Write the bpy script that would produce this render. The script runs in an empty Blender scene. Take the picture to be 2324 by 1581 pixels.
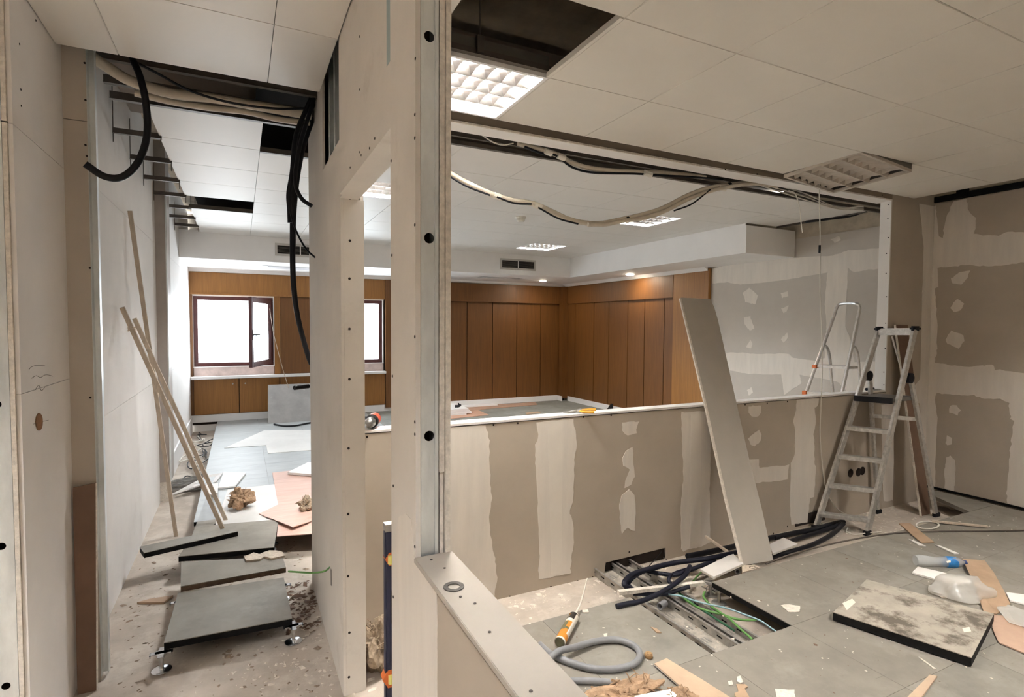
import bpy, bmesh, math, random
from mathutils import Vector as V, Matrix, noise
from math import radians, sin, cos, pi
rnd = random.Random(7)
S = bpy.context.scene
COL = S.collection

# ---------------------------------------------------------------- camera
F = 1249.05; YAW, PIT, ROL = radians(26.2843), radians(2.3621), radians(-.3674)
EYE = V((0, 0, 1.6))
_f = V((sin(YAW)*cos(PIT), cos(YAW)*cos(PIT), -sin(PIT)))
_r = V((cos(YAW), -sin(YAW), 0)); _d = _f.cross(_r)
RX = _r*cos(ROL)+_d*sin(ROL); DX = _d*cos(ROL)-_r*sin(ROL)
cam = bpy.data.cameras.new('camera'); cam.sensor_width = 36; cam.lens = 36*F/2324; cam.clip_end = 200; cam.clip_start = .02
co = bpy.data.objects.new('camera', cam); COL.objects.link(co)
m3 = Matrix((RX, -DX, -_f)).transposed().to_4x4(); m3.translation = EYE
co.matrix_world = m3; S.camera = co

def ray(x, y): return RX*((x-1162)/F)+DX*((y-790.5)/F)+_f
def at(x, y, X=None, Y=None, Z=None):
    d = ray(x, y)
    i, v = (0, X) if X is not None else (1, Y) if Y is not None else (2, Z)
    return EYE+d*((v-EYE[i])/d[i])
def onplane(x, y, p, n):
    d = ray(x, y); return EYE+d*(n.dot(p-EYE)/n.dot(d))

# ---------------------------------------------------------------- world, sun, exposure
W = bpy.data.worlds.new('overcast_sky'); S.world = W; W.use_nodes = True
nt = W.node_tree; bg = nt.nodes['Background']
bg.inputs[0].default_value = (.88, .95, 1, 1); bg.inputs[1].default_value = 4.6
S.view_settings.view_transform = 'Standard'; S.view_settings.look = 'None'
S.view_settings.gamma = 1; S.view_settings.use_curve_mapping = False
S.view_settings.exposure = 2.1
S.cycles.max_bounces = 10; S.cycles.diffuse_bounces = 6; S.cycles.use_denoising = True
S.cycles.sample_clamp_indirect = 6; S.cycles.caustics_reflective = False; S.cycles.caustics_refractive = False
def portal(x, z, w, h, y):
    l = bpy.data.lights.new('window_portal', 'AREA'); l.shape = 'RECTANGLE'; l.size = w; l.size_y = h
    l.cycles.is_portal = True
    o = bpy.data.objects.new('window_portal', l); COL.objects.link(o); o.location = (x, y, z); o.rotation_euler = (radians(-90), 0, 0)
portal(-.075, 1.49, 1.0, .98, 9.42); portal(1.62, 1.49, 1.0, .98, 9.42)
TUBE_WARM = (1.0, .965, .91, 1); TUBE_BACK = (.94, .97, 1, 1)
P_NEAR, P_BACK, P_HID, P_DOWN = 195.0, 175.0, 190.0, 75.0

# ---------------------------------------------------------------- materials
MATS = {}
def mat(name, c, rough=.8, metal=0, var=.12, scale=6, stretch=(1, 1, 1), bump=0, bscale=60, c2=None, detail=6, coat=0, spec=None, dust=None, scuff=None):
    m = bpy.data.materials.new(name); m.use_nodes = True; t = m.node_tree; N = t.nodes; L = t.links
    b = N['Principled BSDF']; b.inputs['Roughness'].default_value = rough; b.inputs['Metallic'].default_value = metal
    if spec is not None: b.inputs['Specular IOR Level'].default_value = spec
    if coat: b.inputs['Coat Weight'].default_value = coat; b.inputs['Coat Roughness'].default_value = .3
    tc = N.new('ShaderNodeTexCoord'); mp = N.new('ShaderNodeMapping'); mp.inputs['Scale'].default_value = stretch
    L.new(tc.outputs['Object'], mp.inputs[0])
    n = N.new('ShaderNodeTexNoise'); n.inputs['Scale'].default_value = scale; n.inputs['Detail'].default_value = detail; n.inputs['Roughness'].default_value = .62
    L.new(mp.outputs[0], n.inputs[0])
    r = N.new('ShaderNodeValToRGB'); L.new(n.outputs[0], r.inputs[0])
    r.color_ramp.elements[0].position = .3; r.color_ramp.elements[1].position = .72
    lo = tuple(max(0, v*(1-var)) for v in c); hi = tuple(min(1, v*(1+var)) for v in c)
    if c2: lo = c2; hi = c
    r.color_ramp.elements[0].color = (*lo, 1); r.color_ramp.elements[1].color = (*hi, 1)
    out = r.outputs[0]
    if dust:
        dc, dsc, lim, amt = dust
        n2 = N.new('ShaderNodeTexNoise'); n2.inputs['Scale'].default_value = dsc; n2.inputs['Detail'].default_value = 8; n2.inputs['Roughness'].default_value = .7
        L.new(tc.outputs['Object'], n2.inputs[0])
        r2 = N.new('ShaderNodeValToRGB'); r2.color_ramp.elements[0].position = lim; r2.color_ramp.elements[1].position = lim+.12
        r2.color_ramp.elements[0].color = (0, 0, 0, 1); r2.color_ramp.elements[1].color = (amt, amt, amt, 1)
        L.new(n2.outputs[0], r2.inputs[0])
        mx = N.new('ShaderNodeMixRGB'); L.new(r2.outputs[0], mx.inputs[0]); L.new(out, mx.inputs[1]); mx.inputs[2].default_value = (*dc, 1)
        out = mx.outputs[0]
    if scuff:                                   # short directional scratches and dirt strokes
        for rot, st, lim in ((.5, (5, 60, 5), .63), (-1.0, (4, 45, 4), .66)):
            m2 = N.new('ShaderNodeMapping'); m2.inputs['Rotation'].default_value = (0, 0, rot); m2.inputs['Scale'].default_value = st
            L.new(tc.outputs['Object'], m2.inputs[0])
            n4 = N.new('ShaderNodeTexNoise'); n4.inputs['Scale'].default_value = 1.0; n4.inputs['Detail'].default_value = 7; n4.inputs['Roughness'].default_value = .75
            L.new(m2.outputs[0], n4.inputs[0])
            r4 = N.new('ShaderNodeValToRGB'); r4.color_ramp.elements[0].position = lim; r4.color_ramp.elements[1].position = lim+.1
            r4.color_ramp.elements[0].color = (0, 0, 0, 1); r4.color_ramp.elements[1].color = (scuff[1],)*3+(1,)
            L.new(n4.outputs[0], r4.inputs[0])
            m4 = N.new('ShaderNodeMixRGB'); L.new(r4.outputs[0], m4.inputs[0]); L.new(out, m4.inputs[1]); m4.inputs[2].default_value = (*scuff[0], 1)
            out = m4.outputs[0]
    L.new(out, b.inputs['Base Color'])
    if bump:
        n3 = N.new('ShaderNodeTexNoise'); n3.inputs['Scale'].default_value = bscale; n3.inputs['Detail'].default_value = 5
        L.new(mp.outputs[0], n3.inputs[0])
        bp = N.new('ShaderNodeBump'); bp.inputs['Strength'].default_value = bump; bp.inputs['Distance'].default_value = .004
        L.new(n3.outputs[0], bp.inputs['Height']); L.new(bp.outputs[0], b.inputs['Normal'])
    MATS[name] = m; return m
def emit(name, c, s):
    m = bpy.data.materials.new(name); m.use_nodes = True; t = m.node_tree; N = t.nodes
    b = N['Principled BSDF']; b.inputs['Base Color'].default_value = (.8, .8, .8, 1)
    b.inputs['Emission Color'].default_value = c; b.inputs['Emission Strength'].default_value = s
    return m
def glass(name, c=(1, 1, 1), rough=.03, mixv=.86, ior=1.3):
    m = bpy.data.materials.new(name); m.use_nodes = True; t = m.node_tree; N = t.nodes; L = t.links
    for n in list(N):
        if n.type == 'BSDF_PRINCIPLED': N.remove(n)
    o = N['Material Output']; tr = N.new('ShaderNodeBsdfTransparent'); tr.inputs[0].default_value = (*c, 1)
    g = N.new('ShaderNodeBsdfGlossy'); g.inputs['Roughness'].default_value = rough
    df = N.new('ShaderNodeBsdfDiffuse'); df.inputs[0].default_value = (*[v*.9 for v in c], 1)
    fr = N.new('ShaderNodeLayerWeight'); pw = N.new('ShaderNodeMath'); pw.operation = 'POWER'; pw.inputs[1].default_value = 4.0; L.new(fr.outputs['Facing'], pw.inputs[0])
    ma = N.new('ShaderNodeMath'); ma.operation = 'MULTIPLY_ADD'; ma.inputs[1].default_value = (ior-1)*1.2; ma.inputs[2].default_value = .035; L.new(pw.outputs[0], ma.inputs[0])
    a = N.new('ShaderNodeMixShader'); L.new(ma.outputs[0], a.inputs[0]); L.new(tr.outputs[0], a.inputs[1]); L.new(g.outputs[0], a.inputs[2])
    b = N.new('ShaderNodeMixShader'); b.inputs[0].default_value = mixv; L.new(df.outputs[0], b.inputs[1]); L.new(a.outputs[0], b.inputs[2])
    L.new(b.outputs[0], o.inputs[0]); return m

paper = mat('grey_board_paper', (.46, .395, .32), .9, var=.06, scale=3, bump=.03)
white_board = mat('white_board_paper', (.80, .765, .73), .85, var=.05, scale=2.5, bump=.03, dust=((.52, .46, .40), 1.6, .6, .25))
lining = mat('cream_board_paper', (.70, .65, .59), .88, var=.06, scale=3, bump=.03, dust=((.44, .37, .30), 2.2, .58, .35))
jamb_m = mat('tan_jamb_board', (.50, .44, .37), .9, var=.06, scale=3)
paper_shaded = mat('shaded_board_paper', (.25, .20, .155), .9, var=.06, scale=3)  # darker copy of the grey paper, shade under the ceiling put into its colour
paper_back = mat('pale_grey_board_paper', (.55, .50, .445), .88, var=.05, scale=3, bump=.03)
board_cap = mat('toned_down_white_board', (.43, .385, .33), .85, var=.05, scale=2.5, dust=((.50, .44, .38), 1.6, .6, .3))  # white cap board, colour darkened to offset the strong lamplight
gyps = mat('gypsum_core', (.70, .64, .56), .95, var=.18, scale=60, bump=.5, bscale=140)
comp = mat('joint_compound', (.74, .68, .61), .8, var=.06, scale=4, stretch=(4, 4, .6), bump=.05)
white_paint = mat('white_paint', (.86, .84, .825), .6, var=.03, scale=3)
ctile = mat('ceiling_tile_paint', (.74, .695, .625), .42, var=.03, scale=2, spec=.45)
ctile_far = mat('ceiling_tile_white_paint', (.76, .73, .69), .50, var=.02, scale=2, spec=.35)
concrete = mat('soffit_concrete', (.50, .43, .335), .95, var=.3, scale=4, bump=.3, bscale=25)
slab_m = mat('dusty_concrete', (.47, .405, .34), .95, scuff=((.30, .245, .20), .45), var=.13, scale=7, bump=.25, bscale=40, dust=((.63, .565, .49), 3.2, .5, .7))
rtile = mat('raised_floor_tile_dusty', (.235, .211, .178), .8, var=.14, scale=5, bump=.12, bscale=45, scuff=((.13, .11, .085), .7), dust=((.315, .287, .247), 2.2, .5, .6))
rtile_g = mat('raised_floor_tile_grey', (.233, .214, .184), .7, var=.16, scale=6, bump=.1, scuff=((.13, .115, .09), .7), dust=((.315, .29, .252), 2.5, .52, .6))
rtile_far = mat('raised_floor_tile_pale', (.30, .31, .305), .5, var=.12, scale=4, stretch=(1, 3, 1), bump=.06, scuff=((.24, .24, .22), .5))
rtile_dk = mat('raised_floor_tile_slate', (.215, .21, .185), .75, var=.2, scale=5, scuff=((.10, .09, .07), .6))
rtile_worn = mat('floor_tile_glue_marks', (.40, .355, .295), .85, var=.16, scale=9, bump=.5, bscale=70, dust=((.10, .08, .06), 5.5, .49, .9), scuff=((.09, .07, .05), .9))
black = mat('black_edge', (.008, .0075, .0075), .7, spec=.15, var=.4, scale=20)
rubber = mat('black_cable_rubber', (.008, .008, .011), .5, spec=.25, var=.3, scale=14)
navy = mat('navy_cable_rubber', (.009, .010, .020), .5, spec=.25, var=.3, scale=14)
galv = mat('galvanised_steel', (.78, .81, .81), .42, .8, var=.18, scale=9, stretch=(1, 1, .4), bump=.05)
galv_dull = mat('dull_steel', (.42, .40, .37), .5, .75, var=.3, scale=20, bump=.1)
rail_m = mat('ceiling_rail_steel', (.15, .13, .11), .5, .6, var=.2, scale=10)
tray_m = mat('dusty_tray_steel', (.50, .46, .40), .65, .35, var=.25, scale=30, bump=.25, bscale=80)
chrome = mat('bright_zinc', (.75, .77, .8), .18, 1, var=.1, scale=30)
alu = mat('scuffed_aluminium', (.62, .60, .57), .42, .7, var=.22, scale=35, bump=.1)
alu_b = mat('bright_aluminium', (.72, .70, .68), .32, .75, var=.15, scale=30)
wood = mat('veneer_oak_lit', (.285, .122, .025), .5, var=.2, scale=5, stretch=(14, 14, .5), coat=.05, detail=8)  # same veneer, daylight on it put into the lighter colour
wood_shaded = mat('veneer_oak_shaded', (.155, .060, .012), .5, var=.22, scale=5, stretch=(14, 14, .5), coat=.05, detail=8)  # same veneer darkened, shade of the far panels put into the colour
maroon = mat('maroon_window_frame', (.085, .022, .02), .4, var=.2, scale=10)
marble = mat('pinkish_marble', (.62, .50, .46), .4, var=.2, scale=9)
batten = mat('raw_timber_batten', (.56, .47, .37), .8, var=.2, scale=8, stretch=(8, 8, 1))
hboard = mat('brown_hardboard', (.42, .285, .185), .7, var=.14, scale=7, bump=.05)
hboard_d = mat('dark_hardboard', (.17, .10, .065), .75, var=.14, scale=6)
pinkply = mat('pinkish_plywood', (.56, .36, .29), .6, var=.12, scale=4, stretch=(1, 5, 1))
whiteply = mat('white_sheet', (.60, .58, .55), .6, var=.06, scale=5, dust=((.62, .40, .26), 1.2, .62, .6))
whitepl = mat('white_plastic', (.74, .70, .62), .5, var=.06)
creamtape = mat('cream_corrugated_conduit', (.60, .53, .43), .6, var=.12, scale=12, bump=.25, bscale=120)
grey_hose = mat('grey_conduit', (.215, .215, .225), .55, var=.12, scale=18, bump=.12, bscale=110)
green_c = mat('green_cable', (.13, .30, .08), .5, var=.15)
dkgreen = mat('dark_green_cable', (.02, .10, .045), .5, var=.15)
blue_c = mat('pale_blue_cable', (.30, .47, .52), .5, var=.1)
wool = mat('brown_mineral_wool', (.36, .235, .145), 1, var=.4, scale=26, bump=1, bscale=90)
wool_g = mat('grey_brown_mineral_wool', (.36, .28, .20), 1, var=.45, scale=26, bump=1, bscale=90)
orange = mat('orange_label', (.66, .26, .035), .5, var=.05)
darklab = mat('dark_label', (.03, .025, .02), .45, var=.1)
olive = mat('olive_label', (.14, .13, .075), .5, var=.3, scale=40)
whitelab = mat('white_label', (.78, .72, .62), .5, var=.04)
redbody = mat('red_tool_plastic', (.48, .06, .025), .45, var=.1)
yellow = mat('amber_grip', (.68, .33, .03), .5, var=.08)
oranget = mat('orange_vial', (.60, .14, .03), .5, var=.08)
vialg = mat('yellow_green_vial', (.72, .66, .2), .3, var=.05)
navyp = mat('navy_level_paint', (.018, .02, .045), .45, var=.2)
blueclr = mat('blue_bottle_label', (.03, .20, .50), .4, var=.3, scale=30)
cork = mat('rolled_cork', (.40, .24, .11), .9, var=.25, scale=30, bump=.3)
foamr = mat('orange_brown_foam', (.22, .09, .02), .9, var=.35, scale=40)
darkhole = mat('dark_cavity', (.02, .012, .008), .95, var=.3)
flakem = mat('plaster_flakes', (.70, .63, .54), .95, var=.15, scale=30)
ringm = mat('dark_rubber_washer', (.085, .075, .065), .7, var=.4, scale=60)
bluepaint = mat('blue_primer', (.33, .40, .40), .8, var=.1)
clearpl = glass('clear_bottle_plastic', (.93, .94, .95), .08, .72, 1.9)
bagpl = glass('milky_bag_plastic', (.93, .905, .87), .25, .66, 1.4)
pane_g = glass('window_glass', (.97, .99, 1), .02, .99, 1.08)
tube_near = emit('near_lamp_tube', TUBE_WARM, P_NEAR); tube_back = emit('back_lamp_tube', TUBE_BACK, P_BACK)
tube_hid = emit('rear_lamp_tube', TUBE_WARM, P_HID); fill_lob = emit('added_lobby_fill_tube', (.96, .98, 1, 1), P_HID*1.5); fill_mouth = emit('added_mouth_fill_tube', (.97, .98, 1, 1), P_HID*.5); fill_side = emit('added_side_fill_tube', TUBE_WARM, P_HID*.5); down_e = emit('downlight_lamp', (1, .86, .66, 1), P_DOWN)  # lobby, mouth and side tubes belong to added unseen fill lamps
louvre_m = mat('white_louvre', (.82, .80, .78), .35, var=.02); blade_m = mat('satin_mirror_blade', (.86, .84, .83), .2, 1, var=.02)
housing_m = mat('lamp_housing_steel', (.16, .145, .125), .5, .4)
louvre_off = mat('dusty_louvre', (.50, .44, .37), .45, var=.08)

# ---------------------------------------------------------------- mesh builder
def spline(pts, k=8):
    P = [V(p) for p in pts]
    if len(P) < 3 or k <= 1: return P
    P = [P[0]*2-P[1]]+P+[P[-1]*2-P[-2]]; out = []
    for i in range(1, len(P)-2):
        a, b, c, d = P[i-1:i+3]
        for j in range(k):
            t = j/k
            out.append(.5*((2*b)+(c-a)*t+(2*a-5*b+4*c-d)*t*t+(3*b-a-3*c+d)*t**3))
    out.append(P[-2]); return out
class MB:
    def __init__(s): s.v = []; s.f = []
    def add(s, vs, fs):
        o = len(s.v); s.v += [tuple(v) for v in vs]; s.f += [tuple(i+o for i in f) for f in fs]; return s
    def ob(s, o, a, b, c):
        o, a, b, c = V(o), V(a), V(b), V(c)
        if a.cross(b).dot(c) < 0: a, b = b, a
        return s.add([o, o+a, o+a+b, o+b, o+c, o+a+c, o+a+b+c, o+b+c], [(0, 3, 2, 1), (4, 5, 6, 7), (0, 1, 5, 4), (1, 2, 6, 5), (2, 3, 7, 6), (3, 0, 4, 7)])
    def box(s, x0, x1, y0, y1, z0, z1): return s.ob((x0, y0, z0), (x1-x0, 0, 0), (0, y1-y0, 0), (0, 0, z1-z0))
    def bar(s, p, q, w, h, up=(0, 0, 1)):
        p, q = V(p), V(q); d = q-p; x = d.cross(V(up))
        if x.length < 1e-6: x = d.cross(V((1, 0, 0)))
        x.normalize(); u = x.cross(d).normalized()
        return s.ob(p-x*w/2-u*h/2, d, x*w, u*h)
    def prism(s, pts, ext):
        P = [V(p) for p in pts]; e = V(ext); n = V((0, 0, 0))
        for i in range(len(P)): n += P[i].cross(P[(i+1) % len(P)])
        if n.dot(e) < 0: P.reverse()
        k = len(P)
        return s.add(P+[p+e for p in P], [tuple(range(k-1, -1, -1)), tuple(range(k, 2*k))]+[(i, (i+1) % k, (i+1) % k+k, i+k) for i in range(k)])
    def tube(s, pts, r, n=8, k=6):
        P = spline(pts, k); m = len(P); rr = r if callable(r) else (lambda t: r)
        up = V((0, 0, 1)); vs = []; T0 = None
        for i, p in enumerate(P):
            t = (P[min(i+1, m-1)]-P[max(i-1, 0)]).normalized()
            if T0 is None:
                a = up if abs(t.z) < .9 else V((1, 0, 0)); u = t.cross(a).normalized()
            else:
                u = (u-t*u.dot(t)).normalized()
            T0 = t; w = t.cross(u)
            R = rr(i/(m-1))
            vs += [p+(u*cos(2*pi*j/n)+w*sin(2*pi*j/n))*R for j in range(n)]
        fs = [(i*n+j, i*n+(j+1) % n, (i+1)*n+(j+1) % n, (i+1)*n+j) for i in range(m-1) for j in range(n)]
        fs += [tuple(range(n-1, -1, -1)), tuple(range((m-1)*n, m*n))]
        return s.add(vs, fs)
    def lathe(s, prof, o, ax, n=20):
        o, ax = V(o), V(ax).normalized(); a = V((0, 0, 1)) if abs(ax.z) < .9 else V((1, 0, 0)); u = ax.cross(a).normalized(); w = ax.cross(u)
        vs = [o+ax*h+(u*cos(2*pi*j/n)+w*sin(2*pi*j/n))*r for r, h in prof for j in range(n)]
        fs = [(i*n+j, i*n+(j+1) % n, (i+1)*n+(j+1) % n, (i+1)*n+j) for i in range(len(prof)-1) for j in range(n)]
        if prof[0] != prof[-1]: fs += [tuple(range(n-1, -1, -1)), tuple(range((len(prof)-1)*n, len(prof)*n))]
        return s.add(vs, fs)
    def build(s, name, m, parent=None, smooth=False, bevel=0):
        me = bpy.data.meshes.new(name); me.from_pydata(s.v, [], s.f); me.validate()
        if bevel or smooth:
            b = bmesh.new(); b.from_mesh(me)
            if bevel:
                es = [e for e in b.edges if len(e.link_faces) == 2 and e.calc_face_angle(0) > .6]
                bmesh.ops.bevel(b, geom=es, offset=bevel, segments=2, affect='EDGES', clamp_overlap=True)
            bmesh.ops.recalc_face_normals(b, faces=b.faces)
            b.to_mesh(me); b.free()
        if smooth:
            me.shade_smooth() if hasattr(me, 'shade_smooth') else None
            try: me.set_sharp_from_angle(angle=radians(40))
            except Exception: pass
        me.materials.append(m)
        o = bpy.data.objects.new(name, me); COL.objects.link(o)
        if parent: o.parent = parent
        return o
def tag(o, label, cat, group=None, kind=None):
    o['label'] = label; o['category'] = cat
    if group: o['group'] = group
    if kind: o['kind'] = kind
    return o
def struct(name, label=None):
    o = bpy.data.objects.new(name, None); COL.objects.link(o); o['kind'] = 'structure'; o.empty_display_size = .1
    if label: o['label'] = label
    return o
def thing(name, loc, label, cat, group=None):
    """Empty at the base of the thing; parts are built in world space and parented with an inverse."""
    o = bpy.data.objects.new(name, None); COL.objects.link(o); o.location = loc; o.empty_display_size = .05
    o.matrix_world = Matrix.Translation(loc)
    return tag(o, label, cat, group)
def part(mb, name, m, root, **k):
    o = mb.build(name, m, None, **k); o.parent = root
    r = root; T = Matrix.Identity(4)
    while r is not None: T = Matrix.Translation(r.location) @ T; r = r.parent
    o.matrix_parent_inverse = T.inverted() if root.parent is None else Matrix.Identity(4)
    return o
def ragged(P, amp, sub=6, seed=0):
    out = []; k = len(P)
    for i in range(k):
        a, b = P[i], P[(i+1) % k]; L = (b-a).length; n = max(1, min(sub, int(L/.02)))
        for j in range(n):
            p = a.lerp(b, j/n)
            q = p*38+V((seed, seed*1.7, 0)); q2 = p*120
            out.append(p+V((noise.noise(q), noise.noise(q+V((9, 2, 5))), noise.noise(q+V((3, 8, 1)))))*amp+V((noise.noise(q2), noise.noise(q2+V((5, 5, 5))), noise.noise(q2+V((1, 7, 3)))))*amp*.5)
    return out
def patches(parent, axis, val, out, polys, m=comp, t=.0018, amp=.007, clamp=None, name='compound_patch'):
    for n, poly in enumerate(polys):
        P = [at(x, y, **{axis: val}) for x, y in poly]
        P = ragged(P, amp, 7, n)
        i = 'XYZ'.index(axis)
        for p in P:
            p[i] = val
            if clamp: clamp(p)
        e = V((0, 0, 0)); e[i] = out*t
        part(MB().prism(P, e), name, m, parent)
def screws(parent, axis, val, out, pix, name='screw', r=.0045, m=None):
    for x, y in pix:
        p = at(x, y, **{axis: val}); a = V((0, 0, 0)); a['XYZ'.index(axis)] = out
        part(MB().lathe([(r, 0), (r, .0012), (r*.5, .0018)], p, a, 8), name, m or darkhole, parent)

# ================================================================ SETTING
ZC = 2.73                                   # suspended ceiling
floor = struct('floor')
part(MB().box(-3.0, 6.6, -2.2, 9.6, -.2, 0), 'slab', slab_m, floor)
def ftile(x0, x1, y0, y1, z, m, t=.032, par=None, nm='floor_tile', edge=True):
    g = .0008
    o = part(MB().box(x0+g, x1-g, y0+g, y1-g, z-.004, z), nm, m, par or floor)
    if edge:
        e = part(MB().box(x0+g, x1-g, y0+g, y1-g, z-t, z-.004), 'tile_edge', black, o)
    return o
def pedestal(x, y, z, par, m=chrome):
    o = part(MB().lathe([(.042, 0), (.042, .004), (.036, .007), (.012, .009), (.009, .012), (.009, z-.03), (.013, z-.029), (.013, z-.02), (.02, z-.018), (.026, z-.008), (.026, z-.002)], (x, y, 0), (0, 0, 1), 18), 'pedestal', m, par, smooth=True)
    part(MB().box(x-.046, x+.046, y-.012, y+.012, z-.007, z-.002).box(x-.012, x+.012, y-.046, y+.046, z-.0075, z-.0025).box(x-.046, x-.040, y-.012, y+.012, z-.016, z-.002).box(x+.040, x+.046, y-.012, y+.012, z-.016, z-.002), 'pedestal_head', m, o if par.parent is None and par.get('kind') == 'structure' else par)
    return o
# raised floor of the near room (top .12)
ZT = .12
xs = [.46, .80, 1.345, 1.897, 2.443, 2.99, 3.535, 4.08, 4.625, 5.17, 5.69]
ys = [-1.3, -.83, -.31, .21, .73, 1.26, 1.782, 2.30]
for i in range(len(xs)-1):
    for j in range(len(ys)-1):
        if (i == 3 and j == 6) or (i == 0 and j > 3): continue                       # open trench
        top = ys[j+1]+(.06 if j == 6 and i < 3 else 0)
        ftile(xs[i], xs[i+1], ys[j], top, ZT, rtile if (i*3+j*5) % 4 else rtile_g)
# last row at the right-hand wall
for x0, x1 in ((4.93, 5.69),):
    part(MB().prism([V((x0+.35, 2.302, ZT-.03)), V((x1, 2.302, ZT-.03)), V((x1, 2.74, ZT-.03)), V((x1-.12, 2.80, ZT-.03))], (0, 0, .03)), 'floor_tile', rtile_g, floor)
for x, y in ((2.47, 2.27), (2.47, 1.80), (1.88, 1.80), (1.88, 2.27)): pedestal(x, y, ZT-.032, floor, galv_dull)
# raised floor of the far room (top .14) beside the corridor and beyond the parapet
ZB = .14
xb = [-.325, .22, .765, 1.31, 1.855, 2.40, 2.945, 3.49, 4.035, 4.58, 5.125, 5.76]
yb = [4.62, 5.165, 5.71, 6.255, 6.80, 7.345, 7.89, 8.435, 9.28]
for i in range(len(xb)-1):
    for j in range(len(yb)-1):
        ftile(xb[i], xb[i+1], yb[j], yb[j+1], ZB, rtile_far if i < 4 else rtile_dk, edge=(i == 0 or j == 0))
for i in range(1, len(xb)-1):
    for y0, y1 in ((3.55, 4.075), (4.075, 4.62)): ftile(xb[i]+.25, xb[i+1]+.25 if i < 10 else 5.76, y0, y1, ZB, rtile_far if i < 3 else rtile_dk, edge=False)

# ---- walls
wl = struct('wall_left')
part(MB().box(-.6725, -.66, 2.37, 2.955, 0, 1.36), 'plasterboard', white_board, wl)
part(MB().box(-.6725, -.66, 2.37, 2.955, 1.362, 2.25), 'plasterboard', white_board, wl)
part(MB().box(-.6725, -.66, 2.37, 2.955, 2.252, ZC+.35), 'plasterboard', white_board, wl)
part(MB().box(-.686, -.6735, 2.362, 3.0, 0, 2.25), 'plasterboard', gyps, wl)
part(MB().box(-.686, -.6735, 2.362, 3.0, 2.256, ZC+.35), 'plasterboard', gyps, wl)
part(MB().box(-.775, -.762, 2.362, 9.2, 0, 3.2), 'plasterboard', white_board, wl)
def stud(par, x0, x1, y, z0, z1, holes, depth=.045, r=.0122, name='metal_stud', m=galv):
    """C-channel whose perforated web faces -Y."""
    xm = (x0+x1)/2
    b = bmesh.new()
    loops = [[(x0+.006, z0), (x1-.006, z0), (x1-.006, z1), (x0+.006, z1)]]
    for h in holes: loops.append([(xm+r*cos(2*pi*k/20), h+r*sin(2*pi*k/20)) for k in range(20)])
    es = []
    for L in loops:
        vs = [b.verts.new((x, y+.004, z)) for x, z in L]
        es += [b.edges.new((vs[i], vs[(i+1) % len(vs)])) for i in range(len(vs))]
    bmesh.ops.triangle_fill(b, use_beauty=True, use_dissolve=False, edges=es)
    mb = MB(); b.verts.index_update(); mb.add([v.co for v in b.verts], [tuple(v.index for v in f.verts) for f in b.faces]); b.free()
    o = part(mb, name, m, par)
    fl = MB().box(x0, x0+.008, y-.001, y+depth, z0, z1).box(x1-.008, x1, y-.001, y+depth, z0, z1)
    fl.box(x0+.0068, x0+.0082, y+.001, y+.004, z0, z1).box(x1-.0082, x1-.0068, y+.001, y+.004, z0, z1)
    part(fl, 'stud_flange', m, o)
    part(MB().box(x0+.006, x1-.006, y+depth-.002, y+depth, z0, z1), 'cavity_back', darkhole, o)
    return o
stud(wl, -.757, -.688, 2.366, 0, 3.15, (2.266, 1.80, 1.33, .855, .377))
# jamb pier beside it
part(MB().box(-.66, -.577, 2.955, 2.968, 0, 2.46), 'plasterboard', jamb_m, wl)
part(MB().box(-.66, -.577, 2.955, 2.968, 2.463, 3.05), 'plasterboard', jamb_m, wl)
part(MB().box(-.66, -.58, 2.968, 3.02, 0, 3.0), 'plasterboard', lining, wl)
jf = part(MB().box(-.577, -.5755, 2.957, 3.02, .02, 2.9).box(-.577, -.553, 3.0, 3.02, .02, 2.9).box(-.5545, -.553, 2.985, 3.02, .02, 2.9), 'edge_channel', galv, wl)
screws(wl, 'Y', 2.955, -1, [(192, 143), (194, 227), (194, 329), (197, 354), (204, 608), (205, 902)])
screws(wl, 'X', -.66, 1, [(44, 100), (47, 203), (48, 240), (81, 46)], r=.004)
# corridor wall beyond the jamb: three courses of board
ye = [3.02, 4.4, 5.75]
for z0, z1 in ((0, 1.10), (1.102, 2.30), (2.302, 3.2)):
    for a, b2 in ((3.02, 5.75), (6.0, 9.3)):
        part(MB().box(-.6725, -.66, a, b2, z0, z1-.0), 'plasterboard', white_board if a < 4 else white_paint, wl)
part(MB().prism([at(88+8*cos(k*.45), 957+20*sin(k*.45), X=-.66) for k in range(14)], (.002, 0, 0)), 'foam_patch', foamr, wl)
for pl in ([(66, 838), (72, 832), (84, 829), (102, 830)], [(72, 858), (82, 852), (92, 856), (104, 850), (120, 853)], [(80, 884), (88, 874), (94, 886), (102, 878)], [(75, 962), (84, 960)], [(97, 956), (110, 953)]):
    part(MB().tube([at(x, y, X=-.6597) for x, y in pl], .0007, 5, 4), 'pencil_mark', darkhole, wl)
# column in the corridor
part(MB().box(-.6725, -.575, 5.75, 6.02, .18, 3.2), 'column_casing', mat('grey_casing', (.42, .37, .33), .45, .2, var=.1), wl)
part(MB().box(-.583, -.571, 5.745, 5.76, .18, 2.75), 'edge_channel', galv, wl)
part(MB().box(-.6725, -.60, 5.76, 6.0, 0, .18), 'column_foot', gyps, wl)
bl = struct('baseboard_left'); part(MB().box(-.66, -.645, 6.05, 9.28, .0, .23), 'board', white_paint, bl)

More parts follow.
